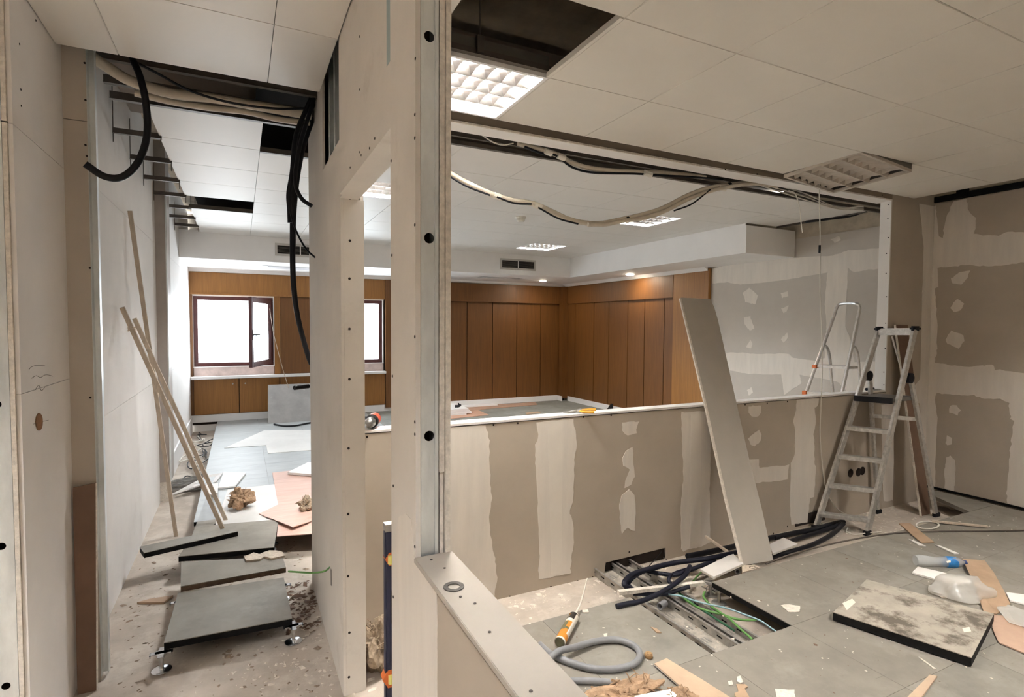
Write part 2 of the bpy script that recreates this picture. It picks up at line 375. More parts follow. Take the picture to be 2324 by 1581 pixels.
wc = struct('wall_center')      # partition with door opening, exposed stud and near parapet
AX0, AX1 = .363, .448
prof = [V((AX0, 1.47, 0)), V((AX0, 1.47, 3.15)), V((AX0, 1.238, 3.15)), V((AX0, 1.238, 1.055)), V((AX0, 1.238, 0))]
part(MB().box(AX0, AX0+.012, 1.238, 1.47, 0, 3.15), 'plasterboard', lining, wc)
part(MB().box(AX0, AX0+.012, -.5, 1.2375, 0, 1.036), 'plasterboard', paper, wc)
stud(wc, .377, .4195, 1.243, 1.0, 3.15, (2.263, 1.803, 1.338))
part(MB().box(.4215, .434, 1.240, 1.47, 1.25, 3.15), 'plasterboard', gyps, wc)
part(MB().box(.425, .433, 1.246, 1.47, 1.05, 1.25), 'plasterboard', gyps, wc)
part(MB().box(.4358, AX1, 1.236, 1.47, 1.03, 2.5), 'plasterboard', gyps, wc)
part(MB().box(.4358, AX1, 1.238, 1.47, 2.502, 3.15), 'plasterboard', gyps, wc)
part(MB().box(AX0+.012, .4215, 1.455, 1.47, 0, 3.15), 'plasterboard', lining, wc)
part(MB().box(.434, AX1, -.5, 1.236, 0, 1.036), 'plasterboard', lining, wc)
part(MB().box(AX0-.004, AX1+.006, -.5, 1.240, 1.042, 1.055), 'cap_board', board_cap, wc, bevel=.0015)
part(MB().box(AX0+.014, .43, -.5, 1.236, .95, 1.040), 'cap_core', darkhole, wc)
screws(wc, 'Z', 1.0552, 1, [(979, 1270), (1009, 1289), (1045, 1354), (1078, 1369), (1111, 1434), (1205, 1568)], r=.003, m=ringm)
# header over the opening
part(MB().box(.366, .378, 1.4702, 2.32, 2.125, 3.15), 'header_board', lining, wc)
part(MB().box(.378, .452, 1.4702, 2.40, 2.125, 2.137), 'header_soffit', lining, wc)
part(MB().box(.440, .452, 1.4702, 2.40, 2.137, 3.15), 'header_board', lining, wc)
part(MB().box(.3655, .3662, 1.4702, 1.52, 2.30, 3.1), 'primer_stripe', bluepaint, wc)
# pier B: left lining with a cut-out that shows its studs
BX0, BX1, BY0, BY1 = .380, .476, 2.40, 3.55
part(MB().prism([V((BX0, BY0, 0)), V((BX0, BY1, 0)), V((BX0, BY1, 3.1)), V((BX0, 2.92, 3.1)), V((BX0, 2.92, 2.37)), V((BX0, BY0, 2.37)), V((BX0, BY0, 2.37))][:6], (.012, 0, 0)), 'plasterboard', lining, wc)
part(MB().box(BX0+.0125, BX1, BY0-.0135, BY0-.001, 0, 2.125), 'end_board', lining, wc)
part(MB().box(BX0, BX0+.012, BY0-.0135, BY0, 0, 2.37), 'end_board', lining, wc)
part(MB().box(BX1-.012, BX1, BY0, BY1, 0, 3.1), 'plasterboard', lining, wc)
part(MB().box(BX0+.012, BX1-.012, BY1-.012, BY1, 0, 3.1), 'plasterboard', lining, wc)
for y in (2.42, 2.60, 2.76): part(MB().box(BX0+.014, BX0+.05, y, y+.0015, 2.14, 3.1).box(BX0+.014, BX0+.0155, y, y+.045, 2.14, 3.1), 'metal_stud', galv, wc)
part(MB().box(BX0+.05, BX0+.052, 2.325, 2.95, 2.14, 3.1), 'cavity_back', black, wc)
screws(wc, 'Y', BY0-.0135, -1, [(794, 546), (793, 632), (793, 746), (793, 860), (791, 1017), (790, 1166), (790, 1307), (793, 1435), (792, 1536), (794, 450)], r=.0055)
screws(wc, 'X', AX0, -1, [(943, 133), (942, 260), (942, 313), (942, 510), (942, 764), (942, 957), (942, 985), (888, 365), (890, 579), (891, 853), (893, 1102), (893, 1354), (942, 1240)], r=.004)
screws(wc, 'X', .366, -1, [(817, 83), (817, 203), (851, 314), (820, 352), (795, 380), (817, 345), (839, 336)], r=.004)
# knocked-out chips low on pier B
part(MB().box(BX0-.001, BX0+.001, 2.72, 2.735, .34, .42), 'cable_slot', darkhole, wc)
patches(wc, 'X', AX0, -1, [[(898, 1215), (906, 1172), (921, 1163), (934, 1180), (940, 1265), (992, 1345), (993, 1420), (992, 1640), (916, 1640), (912, 1480), (905, 1350), (900, 1280)]], m=comp, t=.001, amp=.003)

wm = struct('wall_middle')      # parapet, post and beam of the big inner opening
HY0, HY1, HT = 2.864, 2.955, 1.055
out = [V((x, HY0, z)) for x, z in ((.477, 0), (2.09, 0), (2.10, .075), (2.60, .085), (2.61, 0), (5.08, 0), (5.08, 1.036), (.477, 1.036))]
part(MB().prism(out, (0, .0125, 0)), 'plasterboard', paper, wm)
part(MB().prism([p+V((0, .0785, 0)) for p in out], (0, .0125, 0)), 'plasterboard', paper, wm)
part(MB().box(.48, 2.08, HY0+.0135, HY0+.078, 0, 1.03).box(2.62, 5.07, HY0+.0135, HY0+.078, 0, 1.03).box(2.08, 2.62, HY0+.0135, HY0+.078, .09, 1.03), 'core', darkhole, wm)
part(MB().box(.477, 5.08, HY0-.004, HY1+.003, 1.041, HT), 'cap_board', white_board, wm, bevel=.0015)
part(MB().box(5.0815, 5.74, HY0, HY0+.0125, 0, 3.2), 'plasterboard', paper, wm)
part(MB().box(5.0815, 5.74, HY1-.0125, HY1, 0, 3.2), 'plasterboard', paper, wm)
part(MB().box(5.068, 5.0812, HY0, HY1, 1.0555, 2.703), 'jamb_board', white_board, wm)
part(MB().box(5.09, 5.73, HY0+.013, HY1-.013, 0, 3.2), 'core', darkhole, wm)
part(MB().box(.477, 2.95, HY0, HY0+.0125, 2.715, 3.2), 'plasterboard', paper_shaded, wm)
part(MB().box(2.953, 5.08, HY0, HY0+.0125, 2.715, 3.2), 'plasterboard', paper_shaded, wm)
part(MB().box(.477, 2.95, HY0, HY1+.04, 2.703, 2.7145), 'beam_soffit', white_board, wm)
part(MB().box(2.953, 5.0812, HY0, HY1+.04, 2.703, 2.7145), 'beam_soffit', white_board, wm)
part(MB().box(.477, 2.85, HY0-.012, HY0-.0005, 2.698, 2.709), 'ragged_edge_strip', gyps, wm)
part(MB().box(.477, 5.08, HY1+.028, HY1+.04, 2.715, 3.2), 'plasterboard', paper, wm)
hw = [
 [(1000, 969), (1103, 964), (1110, 1000), (1113, 1090), (1116, 1130), (1110, 1165), (1113, 1210), (1124, 1275), (1128, 1310), (1122, 1352), (1060, 1368), (1000, 1382)],
 [(1216, 958), (1301, 950), (1307, 985), (1309, 1010), (1303, 1040), (1302, 1130), (1292, 1165), (1301, 1185), (1302, 1230), (1294, 1290), (1296, 1300), (1250, 1310), (1222, 1314), (1224, 1240), (1220, 1140), (1215, 1050), (1215, 1010), (1222, 985)],
 [(1412, 958), (1450, 955), (1443, 975), (1445, 982), (1425, 988), (1412, 978)],
 [(1436, 1015), (1438, 1060), (1440, 1080), (1432, 1100), (1418, 1106), (1418, 1090), (1430, 1066), (1414, 1055), (1412, 1040), (1420, 1022)],
 [(1428, 1111), (1440, 1122), (1443, 1150), (1440, 1205), (1424, 1198), (1410, 1212), (1405, 1145), (1412, 1122)],
 [(1546, 935), (1605, 932), (1613, 955), (1612, 1040), (1610, 1120), (1612, 1230), (1590, 1240), (1550, 1250), (1546, 1245), (1545, 1150), (1551, 1080), (1548, 1000)],
 [(1700, 921), (1726, 920), (1728, 935), (1720, 945), (1706, 945), (1698, 935)],
 [(1722, 974), (1728, 985), (1726, 1000), (1712, 1012), (1703, 1008), (1697, 995)],
 [(1690, 1043), (1722, 1042), (1723, 1060), (1790, 1054), (1787, 1088), (1720, 1095), (1690, 1096)],
 [(1807, 906), (1858, 902), (1856, 920), (1848, 925), (1852, 955), (1846, 985), (1848, 1005), (1848, 1055), (1852, 1058), (1847, 1128), (1838, 1130), (1832, 1185), (1795, 1190), (1792, 1140), (1795, 1050), (1803, 1035), (1805, 980), (1800, 955), (1806, 935)],
 [(2000, 918), (2030, 915), (2028, 1050), (2026, 1135), (2005, 1138), (2002, 1050)],
 [(2086, 455), (2130, 460), (2130, 700), (2128, 900), (2124, 1120), (2090, 1120), (2088, 915), (2066, 910), (2072, 880), (2088, 860), (2092, 700), (2096, 560)]]
def cl_h(p): p.z = min(max(p.z, .004), 1.034 if p.x < 5.07 else 2.72); p.x = min(max(p.x, .48), 5.738)
patches(wm, 'Y', HY0, -1, hw, clamp=cl_h)
patches(wm, 'Y', HY0-.0018, -1, [[(1243, 955), (1277, 953), (1276, 1120), (1274, 1300), (1250, 1305), (1247, 1120)], [(1568, 940), (1592, 938), (1590, 1235), (1566, 1240)]], m=mat('second_coat_compound', (.77, .71, .635), .8, var=.04), t=.0006, amp=.001)
screws(wm, 'Y', HY0, -1, [(1120, 964), (1175, 960), (1324, 946), (1387, 942), (1428, 1252), (1512, 1270), (1345, 1309), (1311, 1318), (1250, 1331), (1157, 1353), (1691, 918), (1741, 915), (1787, 911), (1787, 1194), (1755, 1210), (855, 1419), (833, 991)], r=.006)
screws(wm, 'Y', HY0, -1, [(1646, 385), (1718, 395), (1795, 406), (1849, 418), (1918, 430), (2002, 443)], r=.006)
screws(wm, 'X', 5.068, -1, [(2016, 464), (2015, 496), (2016, 539), (2012, 575), (2011, 620), (2012, 673), (2010, 733), (2009, 790), (2006, 844), (2006, 873)], r=.005)
for x, y in ((1930, 1073), (1948, 1071), (1957, 1068)):
    p = at(x, y, Y=HY0); part(MB().lathe([(.036, 0), (.036, .002), (.030, .0022), (.030, -.02)], p+V((0, -.0005, 0)), (0, -1, 0), 18), 'socket_cutout', darkhole, wm)
part(MB().box(3.93, 4.30, HY0-.0015, HY0, .02, .11), 'cable_gap', darkhole, wm)
part(MB().box(2.10, 2.60, HY0+.02, HY0+.04, 0, .085), 'tray_gap', darkhole, wm)
part(MB().box(2.93, 2.97, HY0-.0015, HY0, .10, .14), 'cable_gap', darkhole, wm)

wr = struct('wall_right')
part(MB().box(5.74, 5.7525, -1.5, 2.955, .13, 2.745), 'plasterboard', paper, wr)
part(MB().box(5.7530, 5.86, -2.2, 3.0, 0, 3.2), 'backing', concrete, wr)
part(MB().box(5.715, 5.7395, -1.5, 2.86, 2.75, 2.80).box(5.70, 5.7395, 2.60, 2.68, 2.75, 3.0), 'head_channel', black, wr)
part(MB().box(5.728, 5.7398, -1.5, 2.86, .12, .14), 'floor_gap', black, wr)
Rr = [
 [(2085, 462), (2122, 464), (2126, 490), (2131, 535), (2140, 540), (2146, 500), (2158, 470), (2165, 455), (2195, 450), (2198, 478), (2216, 495), (2211, 530), (2230, 533), (2265, 535), (2290, 525), (2345, 528), (2345, 592), (2280, 602), (2230, 604), (2195, 600), (2160, 606), (2128, 607), (2130, 650), (2122, 655), (2125, 700), (2128, 790), (2122, 822), (2160, 828), (2200, 832), (2250, 826), (2258, 838), (2345, 848), (2345, 1196), (2300, 1182), (2285, 1165), (2286, 1120), (2290, 1050), (2295, 1000), (2302, 955), (2294, 950), (2290, 915), (2270, 905), (2235, 905), (2210, 897), (2170, 895), (2125, 892), (2122, 905), (2128, 955), (2122, 1060), (2123, 1120), (2114, 1138), (2085, 1130), (2085, 800)],
 [(2158, 631), (2178, 618), (2201, 613), (2196, 630), (2182, 645), (2162, 642)], [(2172, 677), (2188, 688), (2180, 704), (2166, 708), (2157, 697)],
 [(2160, 750), (2187, 760), (2189, 775), (2175, 790), (2150, 780), (2146, 770)], [(2155, 920), (2170, 920), (2180, 930), (2174, 943), (2155, 935)],
 [(2149, 988), (2160, 993), (2160, 1008), (2150, 1010), (2147, 1005)], [(2147, 1038), (2158, 1034), (2167, 1045), (2168, 1080), (2165, 1115), (2155, 1130), (2145, 1120), (2144, 1070)]]
def cl_r(p): p.y = min(p.y, 2.862); p.z = min(max(p.z, .14), 2.74)
patches(wr, 'X', 5.74, -1, Rr, clamp=cl_r, amp=.010)

# far room: right wall with filled board joints, oak panelling and bulkhead
wb = struct('wall_back')
RX0 = 5.76
part(MB().box(RX0, RX0+.0125, 2.96, 5.56, 0, 2.62), 'plasterboard', paper_back, wr)
part(MB().box(RX0+.013, RX0+.12, 2.96, 9.6, 0, 3.2), 'backing', concrete, wr)
Rb = [
 [(1600, 615), (1690, 590), (1795, 584), (1800, 585), (1890, 580), (1925, 568), (2020, 561), (2020, 607), (1970, 612), (1940, 618), (1924, 608), (1922, 660), (1919, 740), (1930, 770), (1940, 822), (2020, 818), (2020, 905), (1930, 895), (1900, 865), (1815, 850), (1820, 870), (1780, 895), (1773, 850), (1700, 848), (1640, 838), (1630, 800), (1680, 800), (1720, 803), (1790, 802), (1800, 812), (1850, 818), (1872, 812), (1875, 770), (1876, 735), (1872, 690), (1876, 640), (1878, 618), (1800, 632), (1720, 642), (1680, 645), (1650, 640), (1600, 645)],
 [(1686, 665), (1700, 653), (1721, 670), (1715, 690), (1692, 685)], [(1772, 665), (1788, 660), (1789, 672), (1775, 676)], [(1773, 700), (1790, 693), (1786, 706), (1778, 710)],
 [(1688, 720), (1703, 718), (1712, 745), (1702, 750), (1690, 735)], [(1772, 770), (1786, 755), (1789, 765), (1780, 778)], [(1694, 788), (1703, 770), (1708, 780), (1705, 790)],
 [(1696, 885), (1706, 878), (1709, 890), (1700, 898)], [(1885, 543), (1905, 535), (1908, 545), (1895, 551)]]
def cl_b(p): p.y = min(max(p.y, 2.97), 5.53); p.z = min(max(p.z, .2), 2.6)
patches(wr, 'X', RX0, -1, Rb, clamp=cl_b, amp=.008)
# oak panels on the right wall
se = [5.545, 6.225, 6.44, 6.89, 7.31, 7.83, 8.28, 8.90, 9.28]
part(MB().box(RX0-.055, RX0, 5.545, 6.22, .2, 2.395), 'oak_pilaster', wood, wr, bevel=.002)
for a, b2 in zip(se[1:-1], se[2:]): part(MB().box(RX0-.022, RX0-.002, a+.007, b2-.007, .2, 2.06), 'oak_panel', wood_shaded, wr)
part(MB().box(RX0-.055, RX0, 6.228, 9.14, 2.03, 2.36), 'oak_pelmet', wood_shaded, wr, bevel=.002)
part(MB().box(RX0-.15, RX0, 9.145, 9.28, .2, 2.36), 'oak_corner_post', wood_shaded, wr)
part(MB().box(RX0-.0018, RX0, 5.55, 9.28, .2, 2.36), 'panel_backing', darkhole, wr)
bb = struct('baseboard_right')
part(MB().box(RX0-.03, RX0-.0005, 5.55, 9.14, .14, .235), 'board', white_paint, bb)
part(MB().box(RX0-.165, RX0-.152, 9.13, 9.285, .14, .235), 'board', white_paint, bb)
# back wall: outer skin with two window openings
BYW = 9.30
w1, w2 = (-.615, .46), (1.10, 2.155); WZ0, WZ1 = .965, 2.01
sk = MB()
for x0, x1 in ((-.8, w1[0]), (w1[1], w2[0]), (w2[1], 6.0)): sk.box(x0, x1, 9.33, 9.55, 0, 3.2)
for w in (w1, w2): sk.box(w[0], w[1], 9.33, 9.55, 0, WZ0); sk.box(w[0], w[1], 9.33, 9.55, WZ1, 3.2)
part(sk, 'outer_wall', white_paint, wb)
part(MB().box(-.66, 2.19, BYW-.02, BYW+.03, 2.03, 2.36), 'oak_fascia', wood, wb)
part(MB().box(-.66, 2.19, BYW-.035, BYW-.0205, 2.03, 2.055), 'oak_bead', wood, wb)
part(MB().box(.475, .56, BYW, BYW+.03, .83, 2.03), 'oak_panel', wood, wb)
part(MB().box(.563, 1.09, BYW, BYW+.03, .83, 2.03), 'oak_panel', wood_shaded, wb)
part(MB().box(-.66, -.625, BYW-.01, BYW+.03, .2, 2.03), 'oak_post', wood_shaded, wb)
part(MB().box(2.195, 2.285, BYW-.045, BYW+.03, .2, 2.36), 'oak_pilaster', wood_shaded, wb, bevel=.002)
pe = [2.29, 2.67, 3.175, 3.684, 4.192, 4.695, 5.211, 5.745]
for a, b2 in zip(pe[:-1], pe[1:]): part(MB().box(a+.007, b2-.007, BYW+.005, BYW+.028, .2, 2.06), 'oak_panel', wood_shaded, wb)
part(MB().box(2.288, RX0-.152, BYW-.06, BYW+.004, 2.03, 2.36), 'oak_pelmet', wood_shaded, wb, bevel=.002)
part(MB().box(-.66, RX0, BYW+.0285, BYW+.0295, .1, .965).box(2.16, RX0, BYW+.0285, BYW+.0295, .96, 2.36), 'panel_backing', darkhole, wb)
part(MB().box(-.655, 2.19, BYW-.11, BYW+.03, .785, .825), 'white_sill', white_paint, wb, bevel=.003)
part(MB().box(-.62, .47, BYW+.012, BYW+.03, .826, .955), 'marble_upstand', marble, wb)
part(MB().box(1.095, 2.17, BYW+.012, BYW+.03, .826, .955), 'marble_upstand', marble, wb)
for a, b2 in ((-.62, -.03), (-.02, .54), (.55, 1.09), (1.10, 1.64), (1.65, 2.185)):
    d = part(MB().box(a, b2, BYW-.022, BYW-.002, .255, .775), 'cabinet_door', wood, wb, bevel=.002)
    part(MB().lathe([(.012, 0), (.012, .006), (.008, .012)], (b2-.08 if a < -.1 or a == .55 else a+.08, BYW-.022, .70), (0, -1, 0), 12), 'knob', galv_dull, d)
part(MB().box(-.66, 2.19, BYW-.001, BYW+.028, .14, .785), 'cabinet_carcass', darkhole, wb)
b3 = struct('baseboard_back'); part(MB().box(-.66, 2.29, BYW-.012, BYW-.0, .14, .25), 'board', white_paint, b3); part(MB().box(2.295, RX0-.166, BYW-.018, BYW+.004, .14, .24), 'board', white_paint, b3)
part(MB().box(2.3, 4.2, BYW-.22, BYW-.05, .14, .165), 'loose_trim', white_paint, b3)
# windows
def window(n, w, openleaf):
    o = struct('window_%d' % n)
    y0, y1 = 9.34, 9.40; t = .055; x0, x1 = w
    for nm, b in (('frame_head', (x0, x1, WZ1-t, WZ1)), ('frame_sill', (x0, x1, WZ0, WZ0+t)), ('frame_jamb', (x0, x0+t, WZ0+t, WZ1-t)), ('frame_jamb', (x1-t, x1, WZ0+t, WZ1-t))):
        part(MB().box(b[0], b[1], y0, y1, b[2], b[3]), nm, maroon, o, bevel=.003)
    if openleaf:
        h = V((x1-.03, 9.335, 0)); e = V((.125, 8.42, 0)); d = (e-h); L = d.length; d.normalize(); nrm = V((-d.y, d.x, 0))*.022; s = .075
        lz0, lz1 = WZ0+.03, WZ1-.03
        sash = None
        for nm, a, b, z0, z1 in (('sash_stile', 0, s, lz0, lz1), ('sash_stile', L-s, L, lz0, lz1), ('sash_rail', s, L-s, lz0, lz0+s), ('sash_rail', s, L-s, lz1-s, lz1)):
            sash = part(MB().ob(h+d*a+V((0, 0, z0))-nrm, d*(b-a), nrm*2, (0, 0, z1-z0)), nm, maroon, o, bevel=.004)
        part(MB().ob(h+d*s+V((0, 0, lz0+s)), d*(L-2*s), nrm*.2, (0, 0, lz1-lz0-2*s)), 'pane', pane_g, o)
        c = h+d*(L-s/2)-nrm*1.0+V((0, 0, 1.45))
        if nrm.x > 0: c = h+d*(L-s/2)+nrm+V((0, 0, 1.45))
        k = V((abs(nrm.x), nrm.y if nrm.x > 0 else -nrm.y, 0)).normalized()
        hd = part(MB().bar(c-V((0, 0, .07)), c+V((0, 0, .07)), .03, .012, k), 'handle_plate', black, o)
        part(MB().tube([c+k*.01, c+k*.05, c+k*.055-d*.03, c+k*.055-d*.11], .009, 8), 'handle', black, hd)
    else:
        part(MB().box(x0+t, x1-t, 9.36, 9.366, WZ0+t, WZ1-t), 'pane', pane_g, o)
    part(MB().box(x0-.02, x1+.02, 9.303, 9.339, WZ1+.001, WZ1+.02), 'reveal_head', white_paint, o)
    part(MB().box(x1+.001, x1+.016, 9.303, 9.339, WZ0, WZ1), 'reveal_side', white_paint, o)
    part(MB().box(x0-.02, x1+.02, 9.303, 9.339, WZ0-.012, WZ0-.001), 'reveal_sill', white_paint, o)
window(1, w1, True); window(2, w2, False)

# ---- bulkhead (dropped plaster box) round the far room, built as an L
ce = struct('ceiling')
part(MB().box(-3.0, 6.6, -2.2, 9.6, 3.25, 3.45), 'concrete_soffit', concrete, ce)
bk = struct('trim_1')
Z0b = 2.41
# soffit slab with an access hole: pieces around x 3.60-4.36, y 8.42-8.60
part(MB().box(-.658, RX0, 7.85, 7.865, Z0b+.015, ZC+.02), 'bulkhead_face', white_paint, bk)
part(MB().box(4.95, 4.965, 4.30, 7.85, Z0b+.015, ZC+.02), 'bulkhead_face', white_paint, bk)
part(MB().box(4.95, 5.742, 4.285, 4.30, Z0b, ZC-.02), 'bulkhead_end', white_paint, bk)
sof = MB()
for b in ((-.658, 3.58, 7.85, 9.28), (3.58, 4.40, 7.85, 8.40), (3.58, 4.40, 8.62, 9.28), (4.40, 4.95, 7.85, 9.28), (4.95, RX0, 4.30, 9.28)): sof.box(*b, Z0b, Z0b+.015)
part(sof, 'bulkhead_soffit', white_paint, bk)
part(MB().box(3.66, 4.22, 8.53, 8.61, Z0b+.002, Z0b+.012), 'hatch_lid', white_paint, bk)
part(MB().box(3.5, 4.5, 8.3, 8.75, Z0b+.05, Z0b+.06), 'hatch_dark', black, bk)
part(MB().prism([V((-.658, 9.27, 2.362)), V((-.658, 9.20, Z0b)), V((-.658, 9.27, Z0b))], (6.35, 0, 0)), 'cove', white_paint, bk)
part(MB().prism([V((RX0-.065, 5.55, 2.362)), V((RX0-.13, 5.55, Z0b)), V((RX0-.065, 5.55, Z0b))], (0, 3.65, 0)), 'cove', white_paint, bk)
part(MB().box(.28, 1.0, 8.35, 8.75, Z0b-.004, Z0b).box(.36, .92, 8.42, 8.68, Z0b-.008, Z0b-.004), 'recess_panel', mat('pale_grey_panel', (.55, .54, .56), .6), bk)

# ---- ceiling tiles
def ctl(x0, x1, y0, y1, m, z=ZC, name='ceiling_tile', g=.0011):
    return part(MB().box(x0+g, x1-g, y0+g, y1-g, z, z+.022), name, m, ce, bevel=.002)
yn = [-.60, -.04, .53, 1.10, 1.675, 2.222, 2.80]
xn = [.452, .705, 1.28, 1.855, 2.432, 3.02, 3.60, 4.17, 4.73, 5.28]
HOLES = {(1, 4): 'open', (1, 5): 'lamp', (6, 5): 'lamp', (4, 0): 'lamp', (7, 2): 'lamp'}
for i in range(len(xn)-1):
    for j in range(len(yn)-1):
        if (i, j) not in HOLES: ctl(xn[i], xn[i+1], yn[j], yn[j+1], ctile)
for a, b2 in ((-.658, -.445), (-.445, .130), (.130, .362)):
    for c, d in zip([-.52, .05, .62, 1.18, 1.74, 2.308], [.05, .62, 1.18, 1.74, 2.308, 2.868]):
        if (a, c) != (-.445, -.52): ctl(a, b2, c, d, ctile)
for b_ in ((-2.9, -2.5, -1.5, 2.9), (-1.925, -.78, -1.5, 2.9), (-2.5, -1.925, -1.5, .7), (-2.5, -1.925, 1.26, 2.9)): ctl(*b_, ctile)
ctl(-.78, 5.7, -1.5, -.62, ctile)
yc = [3.42, 3.985, 4.55, 5.115, 5.68, 6.245, 6.80, 7.345, 7.848]
xc = [-.425, .130, .705, 1.28, 1.855, 2.432, 3.02, 3.60, 4.17, 4.73, 4.949]
yc2 = [3.29, 3.845, 4.41, 4.975, 5.54, 6.105, 6.67, 7.235, 7.848]
BACKLAMPS = {(2, 2): 1, (7, 2): 2, (7, 6): 3}
for i in range(len(xc)-1):
    for j in range(len(yc)-1):
        if (i, j) in BACKLAMPS or (i, j) == (1, 0) or (i, j) == (0, 4): continue
        yy = yc if i < 2 else yc2
        ctl(xc[i], xc[i+1], yy[j], yy[j+1], ctile_far)
ctl(4.951, 5.45, 3.29, 3.9, ctile_far); ctl(4.951, 5.40, 3.9, 4.28, ctile_far)
# rails and hangers left bare
def rail(p, q, w=.024, h=.032, name='ceiling_rail'): return part(MB().bar(p, q, w, .002).bar(V(p)+V((0, 0, h/2)), V(q)+V((0, 0, h/2)), .003, h), name, rail_m, ce)
for y in (3.965, 4.53, 5.10, 5.665, 6.23, 6.80, 7.345):
    r_ = rail((-.655, y, 2.712), (-.41, y, 2.712))
    for x in (-.652, -.415): part(MB().tube([(x, y, 2.66), (x, y, 2.98)], .003, 6, 1), 'hanger_rod', rail_m, r_)
rail((-.43, 6.19, 2.715), (.13, 6.19, 2.715), .03, .04)
rail((.13, 3.97, 2.715), (.70, 3.97, 2.715), .03, .035)
for y, z in ((3.40, 2.72), (3.26, 2.745), (3.12, 2.80)): rail((-.57, y, z), (.38, y, z), .03, .04)
rail((.48, 3.265, 2.722), (5.66, 3.265, 2.722), .03, .03); rail((.48, 3.2, 2.75), (5.66, 3.2, 2.75), .02, .03)
rail((.45, 2.216, 2.75), (1.30, 2.216, 2.75), .03, .03); part(MB().tube([(.93, 2.21, 2.75), (.93, 2.21, 3.25)], .004, 6, 1).box(.915, .945, 2.20, 2.22, 2.76, 2.83), 'hanger_rod', rail_m, ce)
part(MB().box(1.262, 1.279, 1.68, 2.22, 2.728, 2.752), 'hole_edge_rail', ctile, ce)
rail((5.30, -.5, 2.75), (5.30, 2.85, 2.75)); rail((5.45, 3.3, 2.72), (5.45, 4.3, 2.72))

part(MB().box(-.655, .375, 2.90, 4.6, 3.05, 3.08), 'plenum_shade_sheet', paper_shaded, ce)  # added brown sheet standing for the dark plenum above the corridor gap
dd = MB().box(-.60, .37, 3.17, 3.38, 2.90, 3.04).box(.10, .74, 3.42, 4.9, 2.93, 2.96).box(-.40, .16, 5.70, 7.5, 2.90, 2.93)  # black plates put in to darken the plenum above the openings
dd.box(.48, 5.05, 3.0, 3.30, 2.83, 2.86)
part(dd, 'shade_plate', black, ce)
# ---- outer shell out of the picture
ws = struct('wall_rear'); part(MB().box(-3.0, 6.6, -2.2, -2.05, 0, 3.25), 'plasterboard', lining, ws)
wf = struct('wall_far_left'); part(MB().box(-3.0, -2.85, -2.05, 9.55, 0, 3.25), 'plasterboard', lining, wf); part(MB().box(-2.85, -.8, 3.0, 3.1, 0, 3.25), 'plasterboard', lining, wf)

# ================================================================ CEILING LAMPS
def troffer(x0, x1, y0, y1, lab, lit, lm, M=None, grp='square louvred ceiling lamps', closed=True):
    t = thing('ceiling_light', ((x0+x1)/2, (y0+y1)/2, ZC), lab, 'ceiling light', grp)
    cx_, cy_ = (x0+x1)/2, (y0+y1)/2
    R90 = Matrix.Translation((cx_, cy_, 0)) @ Matrix.Rotation(radians(90), 4, 'Z') @ Matrix.Translation((-cx_, -cy_, 0))
    M = R90 if M is None else M @ R90
    def P(mb, n, m, **k):
        if M is not None: mb.v = [tuple(M @ V(v)) for v in mb.v]
        return part(mb, n, m, t, **k)
    g = .004; x0 += g; x1 -= g; y0 += g; y1 -= g; fw = .018; z = ZC
    h = MB().box(x0, x1, y0, y0+fw, z, z+.02).box(x0, x1, y1-fw, y1, z, z+.02).box(x0, x0+fw, y0+fw, y1-fw, z, z+.02).box(x1-fw, x1, y0+fw, y1-fw, z, z+.02)
    P(h, 'frame', white_paint if lit else louvre_off)
    h = MB().box(x0+.004, x1-.004, y0+.004, y1-.004, z+.095, z+.1)
    for b in ((x0, x0+.003, y0, y1), (x1-.003, x1, y0, y1), (x0, x1, y0, y0+.003), (x0, x1, y1-.003, y1)): h.box(*b, z+.02, z+.097)
    P(h, 'housing', housing_m)
    nl, nc = 4, 7
    xa, xb_, ya, yb_ = x0+fw, x1-fw, y0+fw, y1-fw
    for i in range(1, nl):                                   # long V blades
        x = xa+(xb_-xa)*i/nl
        P(MB().prism([V((x-.017, ya, z+.046)), V((x+.017, ya, z+.046)), V((x+.003, ya, z+.003)), V((x-.003, ya, z+.003))], (0, yb_-ya, 0)), 'long_blade', lm)
    for j in range(1, nc):
        y = ya+(yb_-ya)*j/nc
        for i in range(nl):
            a, b = xa+(xb_-xa)*i/nl, xa+(xb_-xa)*(i+1)/nl
            mb = MB()
            mb.add([V((a, y-.016, z+.044)), V((b, y-.016, z+.044)), V((b, y+.016, z+.044)), V((a, y+.016, z+.044)), V((a+.004, y, z+.004)), V(((a+b)/2, y, z+.012)), V((b-.004, y, z+.004))],
                   [(0, 3, 2, 1), (0, 1, 6, 5, 4), (3, 4, 5, 6, 2), (0, 4, 3), (1, 2, 6)])
            P(mb, 'cross_blade', lm)
    for i in range(nl):
        x = xa+(xb_-xa)*(i+.5)/nl
        P(MB().tube([(x, ya+.01, z+.07), (x, yb_-.01, z+.07)], .013, 8, 1), 'lamp_tube', lit or whitepl)
    return t
troffer(.705, 1.28, 2.222, 2.80, 'lit square louvred ceiling lamp beside the open ceiling hole', tube_near, blade_m)
pv = V((3.6, 2.24, ZC)); Mt = Matrix.Translation(pv) @ Matrix.Rotation(radians(5.5), 4, 'Y') @ Matrix.Rotation(radians(-3), 4, 'X') @ Matrix.Translation(-pv)
troffer(3.60, 4.17, 2.222, 2.80, 'unlit square louvred ceiling lamp hanging tilted near the right wall', None, louvre_off, Mt)
troffer(.705, 1.28, 4.41, 4.975, 'lit louvred ceiling lamp seen through the narrow doorway', tube_back, blade_m)
troffer(3.60, 4.17, 4.41, 4.975, 'lit louvred far-room ceiling lamp just behind the cable swag', tube_back, blade_m)
